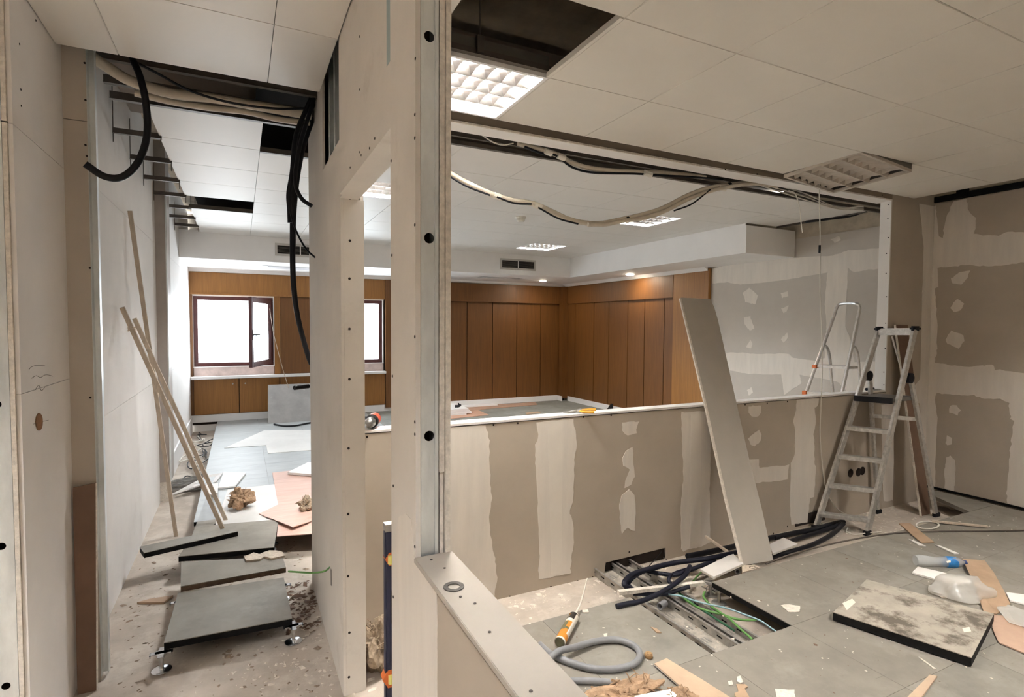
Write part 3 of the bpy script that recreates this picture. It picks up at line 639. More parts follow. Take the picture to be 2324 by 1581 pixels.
troffer(3.60, 4.17, 6.67, 7.235, 'lit louvred far-room ceiling lamp above the wall vent grille', tube_back, blade_m)
troffer(2.432, 3.02, -.60, -.04, 'lit louvred ceiling lamp above the raised floor beyond the parapet', tube_hid, blade_m)
troffer(4.17, 4.73, .53, 1.10, 'added unseen louvred ceiling lamp nearest the right wall', fill_side, blade_m)  # added fill out of view, brightens the right side
troffer(-.445, .13, -.52, .05, 'added unseen louvred ceiling lamp over the corridor mouth', fill_mouth, blade_m)  # added fill out of view, brightens the near left wall
troffer(-2.5, -1.925, .70, 1.26, 'added unseen louvred ceiling lamp in the lobby left of the corridor', fill_lob, blade_m)  # added fill out of view, brightens the partition faces from the left
for x, y, l in ((4.84, 8.576, 'round lit downlight in the bulkhead by the panelled corner'), (5.43, 6.878, 'round lit downlight in the bulkhead over the right oak panels')):
    t = thing('downlight', (x, y, Z0b), l, 'downlight', 'bulkhead downlights')
    part(MB().lathe([(.062, 0), (.075, -.004), (.075, -.008), (.058, -.010)], (x, y, Z0b+.001), (0, 0, 1), 20), 'trim_ring', white_paint, t)
    part(MB().lathe([(.057, 0), (.055, -.004)], (x, y, Z0b-.009), (0, 0, 1), 20), 'lamp', down_e, t)
t = thing('smoke_detector', at(1182, 492, Z=ZC), 'round white smoke detector on the far-room ceiling', 'smoke detector')
p = at(1182, 492, Z=ZC); part(MB().lathe([(.055, 0), (.055, -.012), (.05, -.018)], p, (0, 0, 1), 20), 'base', whitepl, t); part(MB().lathe([(.042, -.018), (.042, -.04), (.03, -.052)], p, (0, 0, 1), 20), 'head', whitepl, t)
grille_m = mat('grey_grille_frame', (.52, .49, .46), .5)
def vent(x0, x1, z0, z1, l):
    t = thing('vent_grille', ((x0+x1)/2, 7.849, z0), l, 'vent', 'wall vent grilles'); y = 7.849; f = .028
    part(MB().box(x0, x1, y-.012, y, z0, z0+f).box(x0, x1, y-.012, y, z1-f, z1).box(x0, x0+f, y-.012, y, z0+f, z1-f).box(x1-f, x1, y-.012, y, z0+f, z1-f), 'frame', grille_m, t)
    part(MB().box(x0+f, x1-f, y-.002, y, z0+f, z1-f), 'shade_plate', black, t)  # flat black plate for the shade inside the vent
    n = 7
    for i in range(n):
        z = z0+f+(z1-z0-2*f)*(i+.5)/n; part(MB().bar((x0+f, y-.008, z), (x1-f, y-.008, z), .003, .004), 'louvre_slat', rail_m, t)
    part(MB().box((x0+x1)/2-.006, (x0+x1)/2+.006, y-.0115, y-.003, z0+f, z1-f), 'divider', white_paint, t)
vent(3.66, 4.29, 2.485, 2.655, 'wide louvred vent grille in the bulkhead over the oak panels')
vent(.42, 1.04, 2.495, 2.66, 'louvred vent grille over the window, partly behind hanging black cable')

# ================================================================ THINGS
def slab(name, lab, cat, pix, z, t, m, grp=None, em=None, amp=0, nm='board'):
    """flat board lying at height z (top face), outline given at that height"""
    zz = z if isinstance(z, (list, tuple)) else [z]*len(pix)
    P = [at(x, y, Z=h) for (x, y), h in zip(pix, zz)]
    if amp: P = ragged(P, amp, 8, len(lab))
    c = sum(P, V((0, 0, 0)))/len(P); c.z = min(p.z for p in P)-t
    r = thing(name, c, lab, cat, grp)
    if em:
        part(MB().prism([p-V((0, 0, .004)) for p in P], (0, 0, .004)), nm, m, r)
        part(MB().prism([p-V((0, 0, t)) for p in P], (0, 0, t-.004)), 'edge_band', em, r)
    else: part(MB().prism([p-V((0, 0, t)) for p in P], (0, 0, t)), nm, m, r)
    return r
def cable(name, lab, pts, r, m, cat='cable', grp=None, ends=None, n=8, k=7):
    P = [V(p) for p in pts]; b = min(P, key=lambda p: p.z)
    o = MB().tube(P, r, n, k).build(name, m, None, smooth=True)
    tag(o, lab, cat, grp); return o
def zpx(pix, z): return [at(x, y, Z=(z[i] if isinstance(z, (list, tuple)) else z)) for i, (x, y) in enumerate(pix)]

# ---- corridor: loose raised-floor tiles
t1 = slab('floor_tile_panel', 'dusty grey floor tile on two bright steel pedestals in the corridor', 'floor tile', [(372, 1458), (663, 1402), (644, 1310), (404, 1345)], .12, .034, rtile_g, 'loose floor tiles in the corridor', black)
for x, y in ((-.345, 2.935), (.222, 2.918), (.20, 3.40), (-.315, 3.44)): pedestal(x, y, .088, t1)
slab('floor_tile_panel', 'grey floor tile with brown chipboard edge lying second from the pedestals', 'floor tile', [(410, 1330), (649, 1287), (641, 1262), (411, 1274)], .152, .031, rtile, 'loose floor tiles in the corridor', mat('chipboard_edge', (.13, .085, .055), .9, var=.4, scale=40))
t3 = slab('floor_tile_panel', 'dusty floor tile under the narrow black-edged strip in the corridor', 'floor tile', [(405, 1262), (622, 1241), (632, 1178), (452, 1193)], .155, .034, rtile, 'loose floor tiles in the corridor', black)
for x, y in ((-.30, 3.98), (.15, 3.90), (.19, 4.30), (-.24, 4.38)): pedestal(x, y, .122, t3)
slab('floor_tile_strip', 'narrow black-edged floor tile offcut laid across the corridor tiles', 'floor tile', [(327, 1254), (540, 1205), (504, 1200), (317, 1240)], .189, .033, rtile_g, None, black)
slab('floor_tile_panel', 'plain grey floor tile behind the leaning battens, at the step of the raised floor', 'floor tile', [(432, 1225), (470, 1122), (498, 1118), (492, 1185)], .14, .03, rtile, 'loose floor tiles in the corridor', black)
slab('wood_chip_board', 'torn piece of pale wood lying on the corridor tiles', 'wood scrap', [(555, 1262), (575, 1253), (590, 1256), (612, 1247), (640, 1250), (645, 1260), (615, 1266), (600, 1262), (590, 1268), (558, 1271)], .165, .012, batten, None, None, .006)
slab('board_offcut', 'thin brown offcut on the dusty corridor floor by the left wall', 'board', [(311, 1366), (372, 1366), (393, 1350), (340, 1358)], .012, .012, hboard)
# ---- corridor: battens against the left wall
for lab, p, q in (('longest timber batten leaning on the left corridor wall', at(295, 478, X=-.638), V((-.452, 4.78, .0))),
                  ('timber batten with a string knot leaning from the black-edged strip', at(277, 697, X=-.638), V((-.128, 4.30, .17))),
                  ('timber batten leaning rightmost against the left corridor wall', at(305, 722, X=-.638), V((-.112, 4.56, .14)))):
    t = thing('timber_batten', q, lab, 'batten', 'timber battens leaning in the corridor')
    part(MB().bar(p, q, .026, .016, (0, 1, .3)), 'strip', batten, t)
    if 'knot' in lab:
        c = p.lerp(q, .085); part(MB().tube([c+V((.02*sin(a*2.1), .02*cos(a*1.7), .02*sin(a*3.3))) for a in range(9)], .003, 6, 4), 'string_knot', batten, t)
# ---- corridor: sheets
slab('white_board_sheet', 'white sheet with an orange worn patch under the corridor wool clump', 'sheet', [(488, 1192), (517, 1110), (628, 1098), (662, 1176)], .1455, .005, whiteply)
slab('plywood_sheet', 'pinkish plywood sheet lying beside the white sheet in the far room', 'sheet', [(618, 1072), (705, 1062), (760, 1130), (632, 1148)], .1475, .006, pinkply)
slab('plywood_sheet', 'pointed pinkish plywood offcut behind the corridor tiles', 'sheet', [(588, 1165), (664, 1195), (705, 1182), (740, 1150), (640, 1140)], [.152, .175, .16, .15, .15], .006, pinkply)
slab('plywood_sheet', 'pink plywood sheet lowest beside the corridor tile corner', 'sheet', [(628, 1216), (632, 1180), (700, 1172), (745, 1208)], .146, .005, pinkply)
slab('white_board_sheet', 'thick white board lying at the pier edge in the far room', 'sheet', [(653, 1071), (700, 1048), (760, 1056), (740, 1078)], .175, .022, white_paint)
slab('white_board_sheet', 'small white board with a slanted end in the far room', 'sheet', [(495, 1106), (533, 1102), (558, 1072), (507, 1071)], .158, .014, white_paint)
slab('white_board_sheet', 'long pointed white offcut beside the left cable strip', 'sheet', [(389, 1121), (453, 1100), (490, 1093), (506, 1072), (470, 1078)], [.05, .1, .15, .16, .15], .012, white_paint)
slab('white_board_sheet', 'small chipped white offcut under the crossing battens', 'sheet', [(467, 1100), (495, 1095), (494, 1118), (474, 1121)], .168, .014, white_board)
slab('white_board_sheet', 'wide pale sheet lying on the far floor below the window', 'sheet', [(509, 1016), (604, 1010), (608, 1028), (720, 1020), (800, 975), (600, 976)], .1445, .004, whiteply)
P = [at(608, 960, Z=.142), at(760, 952, Z=.142), at(760, 868, Y=9.17), at(608, 873, Y=9.17)]
P[1].y = P[0].y; P[1].x = P[0].x+.62; P[2] = P[1]+(P[3]-P[0])
t = thing('scuffed_board', P[0], 'square scuffed grey panel leaning on the oak cabinets', 'panel'); part(MB().prism(P, (0, -.03, 0)), 'panel_face', mat('scuffed_grey_panel', (.40, .39, .38), .4, .3, var=.15, scale=5, dust=((.62, .6, .58), 7, .62, .7)), t)
cable('power_cable', 'black cable curling in front of the grey panel', zpx([(622, 962), (645, 966), (672, 965), (692, 961), (720, 956)], .154), .012, rubber)

def blob(name, lab, c, r, m, cat='insulation', seed=0, strands=26, grp=None):
    t = thing(name, c-V((0, 0, r.z)), lab, cat, grp)
    b = bmesh.new(); bmesh.ops.create_icosphere(b, subdivisions=4, radius=1)
    for v in b.verts:
        n = v.co.copy(); q = n*2.2+V((seed, 0, seed*2)); d = 1+.75*noise.noise(q*.7)+.22*noise.noise(q*2)+.12*noise.noise(q*5)+.10*noise.noise(q*16)
        v.co = V((n.x*r.x, n.y*r.y, n.z*r.z))*d
        if v.co.z < -r.z: v.co.z = -r.z
        v.co += c
    mb = MB(); b.verts.index_update(); mb.add([v.co for v in b.verts], [tuple(v.index for v in f.verts) for f in b.faces]); b.free()
    part(mb, 'fibre_lump', m, t, smooth=False)
    rr = random.Random(seed+3); s = MB()
    for i in range(strands):
        a = rr.uniform(0, 6.28); e = rr.uniform(-.2, 1.3); n = V((cos(a)*cos(e), sin(a)*cos(e), sin(e)))
        p = c+V((n.x*r.x, n.y*r.y, n.z*r.z))*.85; tg = V((-n.y, n.x, rr.uniform(-.5, .6)))*max(r)*rr.uniform(-.6, .6); q = p+V((n.x*r.x, n.y*r.y, n.z*r.z))*rr.uniform(.05, .3)+tg; q.z = max(q.z, c.z-r.z+.004)
        s.tube([p, p.lerp(q, .5)+V((rr.gauss(0, .012), rr.gauss(0, .012), .008)), q], lambda t_: .0028*(1-t_)+.0008, 5, 3)
    o = part(s, 'loose_fibres', m, t); o['kind'] = 'stuff'
    return t
c = at(545, 1150, Z=.15); blob('wool_clump', 'brown mineral wool clump on the white sheet in the corridor', c+V((0, 0, .065)), V((.085, .085, .075)), wool, seed=4, strands=40)
c = at(690, 1155, Z=.18); blob('wool_clump', 'small grey wool scrap half hidden by the pier edge', c+V((.02, .05, .02)), V((.05, .05, .05)), wool_g, seed=9)
c = at(850, 1535, Z=0); blob('wool_clump', 'tall ragged grey wool lump standing in the narrow doorway', c+V((.02, .06, .10)), V((.07, .09, .115)), wool_g, seed=14, strands=50)
c = at(1440, 1590, Z=.13); blob('wool_clump', 'wide brown mineral wool heap at the bottom beside the parapet', c+V((-.03, .02, .02)), V((.155, .075, .035)), wool, seed=21, strands=60)
c = at(1560, 1590, Z=.13); blob('wool_clump', 'brown mineral wool tuft on the near hardboard', c+V((-.06, .0, .02)), V((.085, .05, .03)), wool, seed=33, strands=50)
slab('board_offcut', 'white plasterboard corner lying on the brown wool heap', 'board', [(1440, 1578), (1522, 1563), (1560, 1600), (1450, 1640)], .185, .013, white_board)
# ---- corridor: clutter strip along the left wall
r2 = random.Random(5)
for i in range(9):
    y = 6.5+i*.28; x = r2.uniform(-.57, -.42)
    cable('thin_cable', 'thin %s cable curl in the far left floor strip, %s' % ('white' if i % 2 else 'dark', ('nearest dark one', 'nearest white one', 'second nearest dark one', 'second nearest white one', 'middle dark one', 'third white one', 'fourth dark one', 'farthest white one', 'farthest dark one')[i]), [(x+r2.uniform(-.08, .12), y+r2.uniform(-.3, .3), .012+.01*(k % 2)+r2.uniform(0, .03)) for k in range(6)], .006, whitepl if i % 2 else rubber, 'cable', ('white' if i % 2 else 'dark')+' cables in the far floor strip')
for i in range(5):
    y = 5.98+i*.085; a = V((-.63, y, .02+.018*(i % 2))); b = V((-.33, y+r2.uniform(-.03, .06), .03+.02*(i % 3)))
    t = thing('metal_profile', a, 'short grey metal profile by the left casing, %s' % ('frontmost of five', 'second from the front', 'middle of five', 'second from the back', 'rearmost of five')[i], 'metal profile', 'metal profiles by the left casing')
    part(MB().bar(a, b, .045, .004).bar(a+V((0, .021, .012)), b+V((0, .021, .012)), .003, .024).bar(a+V((0, -.021, .012)), b+V((0, -.021, .012)), .003, .024), 'channel', galv_dull, t)

# ---- cables hanging in the corridor
hook = [at(300, 132, Y=2.99), at(318, 175, Y=2.97), at(332, 240, Y=2.95), at(333, 310, Y=2.93), at(313, 368, Y=2.90), at(278, 401, Y=2.88), at(237, 400, Y=2.86), at(193, 372, Y=2.84)]
cable('thick_cable', 'thick black cable hooking down from the corridor ceiling gap', hook, .0145, rubber, n=12)
cable('thin_cable', 'thin black cable running across the corridor ceiling gap', [at(302, 138, Y=3.0), at(360, 168, Y=3.02), at(430, 205, Y=3.05), at(520, 232, Y=3.06), at(620, 246, Y=3.08), at(690, 246, Y=3.1)], .006, rubber)
def hung(lab, pts, r, m=rubber, k=8):
    return cable('hanging_cable', lab, [at(x, y, Y=Y) for x, y, Y in pts], r, m, 'cable', 'black cables hanging beside the pier', n=10, k=k)
hung('black cable of the bundle that hangs longest beside the pier', [(722, 205, 3.2), (704, 250, 3.22), (680, 320, 3.25), (667, 420, 3.28), (664, 540, 3.32), (666, 640, 3.4), (676, 720, 3.5), (697, 800, 3.66), (706, 825, 3.7)], .0155)
hung('black cable of the bundle ending stripped to a thin core', [(715, 205, 3.15), (692, 255, 3.17), (671, 310, 3.18), (663, 390, 3.18), (655, 440, 3.2), (657, 474, 3.2), (658, 505, 3.2)], .0125)
hung('thin stripped core curving from the cut black cable end', [(657, 455, 3.2), (661, 490, 3.18), (675, 530, 3.15), (695, 565, 3.12), (715, 584, 3.1)], .005)
hung('black cable of the bundle curling right onto the pier', [(718, 205, 3.15), (703, 255, 3.12), (683, 320, 3.12), (670, 390, 3.12), (672, 425, 3.1), (686, 452, 3.07), (707, 467, 3.05)], .0105)
hung('black cable of the bundle farthest from the corridor wall', [(726, 205, 3.25), (712, 262, 3.27), (690, 330, 3.28), (676, 400, 3.28), (668, 480, 3.3), (666, 560, 3.33)], .012)
cable('cable_stub', 'black cable stub poking out of the pier at sill height', [at(668, 880, Y=3.42), at(682, 878, Y=3.45), at(700, 876, Y=3.49)], .013, rubber, n=10)
cable('earth_wire', 'green wire pulled out of a slot low on the pier', [at(748, 1287, X=.378), at(735, 1296, X=.345), at(705, 1299, X=.29), at(655, 1296, X=.2)], .0045, green_c)
# wrapped flexible duct across the gap
fd = [at(195, 118, Y=3.05), at(240, 150, Y=3.1), at(300, 185, Y=3.12), at(390, 212, Y=3.14), at(480, 222, Y=3.16), at(560, 236, Y=3.17), at(640, 250, Y=3.18), at(705, 262, Y=3.2)]
cable('wrapped_duct', 'beige wrapped pipe sagging across the corridor ceiling gap', fd, .024, creamtape, 'pipe', n=12)
cable('wrapped_duct', 'thin beige wrapped pipe under the sagging one in the ceiling gap', [p+V((0, .06, -.03+.01*(i % 2))) for i, p in enumerate(fd[2:])], .015, creamtape, 'pipe', n=10)

# ---- boards at the jamb
t = thing('hardboard_strip', (-.61, 2.93, 0), 'dark brown hardboard strip leaning on the left jamb', 'board')
part(MB().prism([V((-.652, 2.935, .893)), V((-.572, 2.935, .905)), V((-.582, 2.905, .0)), V((-.648, 2.905, .0))], (0, -.012, 0)), 'strip_face', hboard_d, t)
part(MB().prism([V((-.572, 2.934, .905)), V((-.568, 2.934, .905)), V((-.578, 2.904, 0)), V((-.582, 2.904, 0))], (0, -.0125, 0)), 'torn_edge', gyps, t)

# ---- spirit level behind the exposed stud
lx0, ly = at(870, 1300, Y=1.50).x, 1.50
t = thing('spirit_level', (lx0+.03, ly-.0125, 0), 'navy spirit level with orange vials standing by the partition end', 'spirit level')
zt = at(870, 1184, Y=ly).z
part(MB().box(lx0, lx0+.058, ly-.026, ly, .03, zt-.02), 'body', navyp, t, bevel=.003)
part(MB().box(lx0, lx0+.058, ly-.027, ly+.001, zt-.02, zt), 'end_cap', galv_dull, t); part(MB().box(lx0, lx0+.058, ly-.027, ly+.001, 0, .03), 'end_cap', black, t)
for pxy, w in ((1530, .030), (1262, .022)):
    z = at(870, pxy, Y=ly).z
    v = part(MB().lathe([(w*.95, 0), (w*.95, .029)], V((lx0+.020, ly-.0275, z)), (0, 1, 0), 6), 'vial_housing', oranget, t)
    part(MB().tube([(lx0+.012, ly-.029, z-.012), (lx0+.012, ly-.029, z+.012)], .006, 10, 1), 'vial', vialg, v)
z = at(870, 1370, Y=ly).z; part(MB().box(lx0+.014, lx0+.045, ly-.0268, ly-.0258, z-.045, z+.045), 'hand_hole', black, t)

# ---- ring washer on the near parapet
c = at(1030, 1331, Z=1.056); t = thing('washer', c, 'flat dark ring washer lying on the near white cap', 'washer')
part(MB().lathe([(.0125, 0), (.0215, 0), (.0215, .0016), (.0125, .0016), (.0125, 0)], c, (0, 0, 1), 28), 'ring', ringm, t)

# ---- plasterboard plank leaning on the parapet
pn = V((0, -1, .48)); pp = V((2.8, 2.395, .12))
P = [onplane(x, y, pp, pn) for x, y in ((1546, 675), (1612, 678), (1622, 700), (1630, 728), (1665, 885), (1700, 1040), (1728, 1150), (1755, 1271), (1688, 1282), (1650, 1130), (1600, 900))]
t = thing('plasterboard_plank', (2.95, 2.40, .12), 'long narrow grey plasterboard plank leaning on the parapet', 'board')
part(MB().prism(P, pn.normalized()*-.012), 'board_face', mat('grey_plank_paper', (.44, .40, .345), .85, var=.04), t)
e = [onplane(x, y, pp, pn) for x, y in ((1543, 676), (1547, 675), (1600, 900), (1650, 1130), (1689, 1282), (1684, 1283), (1646, 1130), (1596, 900))]
part(MB().prism(e, pn.normalized()*-.0125), 'gypsum_edge', gyps, t)
for i, lab in ((0, 'brown hardboard plank leaning on the post behind the stepladder'),):
    P = [V((5.135, 2.845, 1.63)), V((5.315, 2.845, 1.63)), V((5.335, 2.62, 0.0)), V((5.20, 2.62, 0.0))]
    t = thing('hardboard_plank', (5.27, 2.64, 0), lab, 'board'); part(MB().prism(P, (0, -.014, 0)), 'plank_face', hboard_d, t)
    part(MB().prism([P[0], P[0]+V((-.006, 0, 0)), P[3]+V((-.006, 0, 0)), P[3]], (0, -.016, 0)), 'pale_edge', gyps, t)

# ---- near stepladder
def ladder_near():
    FL, FR, TL, TR = V((4.09, 2.80, .0)), V((4.335, 2.545, .0)), V((4.865, 2.815, 1.585)), V((4.88, 2.545, 1.59))
    RR, RL = V((5.30, 2.545, 0)), V((4.93, 2.81, 0))
    t = thing('stepladder', (4.6, 2.68, 0), 'aluminium platform stepladder with black caps in the right corner', 'stepladder', 'aluminium stepladders')
    part(MB().bar(FL, TL, .022, .055, (-1, 0, .5)), 'rail', alu, t, bevel=.003); part(MB().bar(FR, TR, .022, .055, (-1, 0, .35)), 'rail', alu, t, bevel=.003)
    part(MB().bar(TL+V((-.02, 0, -.02)), TR+V((-.02, 0, -.02)), .018, .05), 'top_bar', alu, t); part(MB().bar(TL+V((.01, 0, .005)), TR+V((.01, 0, .005)), .05, .016), 'top_tray', alu_b, t)
    for p in (TL, TR): part(MB().box(p.x-.045, p.x+.055, p.y-.022, p.y+.022, p.z-.012, p.z+.028), 'end_cap', rubber, t, bevel=.012)
    def on(a, b, z): return a.lerp(b, z/b.z)
    for k, z in enumerate((.115, .335, .56, .785)):
        a, b = on(FL, TL, z), on(FR, TR, z); x = V((.085, 0, 0))
        o = part(MB().ob(a+V((-.03, 0, -.012)), b-a, x, (0, 0, .022)).ob(a+V((-.034, 0, -.022)), b-a, (.012, 0, 0), (0, 0, .03)), 'step', alu, t, bevel=.003)
    z = 1.03; a, b = on(FL, TL, z), on(FR, TR, z)
    part(MB().ob(a+V((-.06, -.012, -.016)), b-a+V((0, .024, 0)), (.34, 0, 0), (0, 0, .03)), 'platform', mat('platform_grey', (.16, .145, .13), .6), t, bevel=.004)
    part(MB().ob(a+V((-.07, -.012, -.03)), b-a+V((0, .024, 0)), (.015, 0, 0), (0, 0, .046)), 'platform_lip', rubber, t)
    hz = 1.19; hR, hL = on(FR, TR, hz)+V((.10, -.004, 0)), on(FL, TL, hz)+V((.08, 0, 0))
    part(MB().bar(RR, hR, .022, .045, (1, 0, 0)), 'rear_leg', alu, t, bevel=.003); part(MB().bar(RL, hL, .022, .04, (1, 0, 0)), 'rear_leg', alu, t, bevel=.003)
    for h in (hR, hL): part(MB().lathe([(.02, -.02), (.042, -.016), (.042, .016), (.02, .02)], h+V((-.02, 0, .01)), (0, 1, 0), 14), 'hinge_knob', rubber, t)
    part(MB().bar(TR+V((-.06, .012, -.03)), on(FR, TR, 1.22)+V((.02, .02, 0)), .006, .012), 'brace', alu_b, t) if False else None
    a = on(FL, TL, 1.55)+V((.02, -.04, 0)); part(MB().bar(a+V((.08, -.02, -.02)), hR+V((-.03, .03, -.02)), .006, .016), 'brace', alu_b, t)
    part(MB().bar(hR.lerp(RR, .28), hL.lerp(RL, .28), .02, .03), 'rear_crossbar', alu, t)
    for p in (FL, FR, RR, RL): part(MB().box(p.x-.035, p.x+.035, p.y-.016, p.y+.016, .0, .035), 'foot', rubber, t, bevel=.004)
ladder_near()
# ---- stepladder beyond the opening
def ladder_back():
    LB, LT, RB, RT = V((4.63, 3.60, .14)), at(1897, 705, Y=3.56), V((4.90, 3.30, .14)), at(1951, 703, Y=3.30)
    t = thing('stepladder', (5.0, 3.45, .14), 'aluminium stepladder with a rounded top hoop beyond the parapet', 'stepladder', 'aluminium stepladders')
    top = [LB, LB.lerp(LT, .5), LB.lerp(LT, .93), at(1899, 697, Y=3.55), at(1908, 690, Y=3.52), at(1925, 688, Y=3.43), at(1942, 689, Y=3.34), at(1950, 696, Y=3.31), RB.lerp(RT, .95), RB.lerp(RT, .5), RB]
    part(MB().tube(top, .016, 8, 6), 'hoop_rail', alu_b, t, smooth=True)
    def on(a, b, z): return a.lerp(b, (z-a.z)/(b.z-a.z))
    for z in (.40, .68, .955): 
        a, b = on(LB, LT, z), on(RB, RT, z)
        o = part(MB().ob(a+V((-.03, .02, -.012)), (b-a)+V((0, -.04, 0)), (.085, 0, 0), (0, 0, .03)), 'step', alu_b, t, bevel=.003)
        for p in (a, b): part(MB().box(p.x-.035, p.x+.01, p.y-.02, p.y+.02, z-.015, z+.022), 'red_clip', oranget, o)
    a, b = on(LB, LT, 1.215), on(RB, RT, 1.215)
    o = part(MB().ob(a+V((-.01, .0, -.01)), (b-a), (.20, 0, 0), (0, 0, .025)), 'platform', alu_b, t, bevel=.003)
    part(MB().box(a.x-.03, a.x+.02, a.y-.02, a.y+.02, 1.20, 1.23), 'red_clip', oranget, o)
    for A, B, q in ((LB, LT, 3.58), (RB, RT, 3.30)):
        s = on(A, B, 1.42); part(MB().tube([s, s+V((.05, 0, -.01)), s+V((.10, 0, -.10)), s+V((.15, 0, -.35)), s+V((.33, 0, -1.28))], .014, 8, 6), 'rear_leg', alu_b, t, smooth=True)
ladder_back()

# ================================================================ NEAR FLOOR: trench, cables, scrap
def tray(x0, x1, lab):
    t = thing('cable_tray', ((x0+x1)/2, 2.3, .0), lab, 'cable tray', 'dusty perforated cable trays'); y0, y1, h = 1.70, 2.95, .052
    part(MB().box(x0, x1, y0, y1, .004, .007), 'tray_bed', tray_m, t)
    for x in (x0, x1-.003):
        mb = MB().box(x, x+.003, y0, y1, .007, h).box(x-.006, x+.009, y0, y1, h, h+.003)
        part(mb, 'tray_side', galv_dull, t)
        s = MB()
        for k in range(12): y = y0+.06+k*.1; s.box(x-.0006, x+.0036, y, y+.035, .026, .034)
        o = part(s, 'slots', black, t); o['kind'] = 'stuff'
    s = MB()
    for k in range(9):
        y = y0+.03+k*.13
        for q in range(5): s.box(x0+.02+q*.02, x0+.03+q*.02, y, y+.05, .0071, .0078)
    o = part(s, 'bed_slots', galv_dull, t); o['kind'] = 'stuff'
    return t
tray(2.015, 2.165, 'dusty perforated cable tray on the trench side near the caulk tube')
tray(2.195, 2.305, 'narrower dusty cable tray beside the green cables in the trench')
K = lambda *p: [(1300+.2582*x, 1150+.2582*y) for x, y in p]
FC = 'dark cables around the open trench'
def fcable(lab, pts, z, r, m=navy, grp=FC): return cable('floor_cable', lab, zpx(pts, z), r, m, 'cable', grp, n=10)
fcable('thick dark cable looping from the wall cables round above the trench', K((1520, 380), (1200, 450), (900, 490), (690, 540), (530, 590), (455, 660), (470, 700), (510, 720)), [.10, .10, .10, .11, .12, .12, .10, .08], .016)
fcable('dark cable doubling the loop at the trench head', K((1040, 470), (800, 515), (640, 560), (530, 620), (490, 680), (530, 725)), [.08, .09, .095, .10, .09, .075], .012)
fcable('dark cable crossing the trench down to the tile corner', K((1030, 520), (985, 600), (860, 700), (710, 785), (570, 835), (480, 850), (385, 872)), [.11, .11, .12, .125, .13, .135, .135], .0135)
fcable('short dark cable lying across both trays', K((530, 762), (690, 768), (830, 760), (950, 722), (1025, 700)), [.075, .07, .075, .085, .095], .012)
fcable('dark cable running under the cream offcut into the trench', K((640, 560), (790, 588), (900, 596), (1000, 565), (1130, 515), (1250, 470)), [.075, .07, .075, .08, .08, .075], .013)
fcable('small dark cable loop bending down in the trench head', K((1010, 545), (900, 580), (848, 620), (848, 660), (890, 690)), [.07, .075, .075, .065, .05], .011)
W = 'black cables along the parapet base'
fcable('black cable nearest the parapet, running to the ladder', [(1757, 1219), (1804, 1209), (1842, 1202), (1885, 1190), (1915, 1183)], [.03, .03, .03, .035, .04], .019, rubber, W)
fcable('black cable between two others heading under the ladder', [(1770, 1236), (1798, 1226), (1842, 1212), (1885, 1198), (1912, 1186)], [.03, .03, .03, .035, .045], .016, rubber, W)
fcable('black cable passing behind the plank foot toward the ladder', [(1640, 1292), (1700, 1276), (1754, 1262), (1803, 1249), (1850, 1233), (1888, 1212), (1914, 1188)], [.04, .05, .05, .05, .045, .045, .05], .017, rubber, W)
fcable('black cable along the wall continuing behind the leaning plank', [(1560, 1262), (1620, 1250), (1690, 1234), (1757, 1218)], [.09, .07, .04, .03], .019, rubber, W)
fcable('grey brown floor cable sweeping to the right wall', [(1738, 1279), (1800, 1256), (1890, 1233), (1980, 1216), (2050, 1208), (2140, 1205), (2240, 1204), (2345, 1203)], [.125, .127, .127, .127, .127, .127, .127, .127], .0055, mat('dusty_dark_cable', (.10, .08, .065), .7), None)
G = 'green cables in the trench'
fcable('green cable crossing low and curving to the trench edge', K((940, 770), (1040, 850), (1160, 905), (1300, 940), (1400, 975), (1500, 992), (1610, 992)), [.05, .055, .06, .065, .06, .06, .06], .0065, green_c, G)
fcable('green cable running down the tray to the near tile', K((1160, 745), (1150, 790), (1215, 868), (1300, 930), (1370, 975), (1450, 1050), (1580, 1165)), [.04, .05, .06, .075, .075, .07, .06], .0065, green_c, G)
fcable('green cable vanishing under the cream offcut', K((1130, 570), (1085, 620), (1050, 660)), [.05, .045, .03], .005, green_c, G)
fcable('dark green cable beside the tray rail', K((930, 750), (1040, 838), (1180, 930), (1300, 1010), (1420, 1085)), .055, .006, dkgreen, None)
fcable('pale blue cable arching over the trench', K((840, 768), (950, 782), (1060, 820), (1180, 852), (1350, 888), (1500, 940), (1650, 1000), (1730, 1055), (1785, 1092)), [.08, .085, .09, .095, .10, .10, .09, .075, .06], .0045, blue_c, None)
def stick(name, lab, a, b, w, h, m, cat='stick'):
    t = thing(name, a, lab, cat); part(MB().bar(a, b, w, h), 'strip', m, t); return t
stick('plaster_strip', 'pale plaster covered strip bridging the open trench', *zpx(K((400, 752), (1150, 668)), [.105, .085]), .028, .02, gyps)
stick('timber_peg', 'pale timber peg leaning by the cable gap in the parapet', V((2.945, 2.84, .115)), at(1665, 1261, Z=.08), .016, .014, batten)
slab('board_offcut', 'cream board offcut with a torn edge lying on the trench cables', 'board', K((1120, 545), (1405, 405), (1500, 495), (1240, 612)), [.105, .10, .135, .14], .014, white_board, None, gyps)
slab('board_offcut', 'cream board offcut lying behind the foot of the leaning plank', 'board', K((1725, 330), (1850, 268), (1975, 322), (1760, 408)), [.08, .08, .10, .10], .013, white_board, None, gyps)
wbk = slab('wood_block', 'small timber block with pencil marks by the plank foot', 'wood block', K((1482, 510), (1600, 508), (1650, 532), (1492, 572)), .118, .05, batten)
f_ = bpy.data.curves.new('pencil_mark', 'FONT'); f_.body = 'CS'; f_.size = .045; f_.extrude = .0002
ft = bpy.data.objects.new('tmp', f_); COL.objects.link(ft); bpy.context.view_layer.update(); fm = bpy.data.meshes.new_from_object(ft); bpy.data.objects.remove(ft)
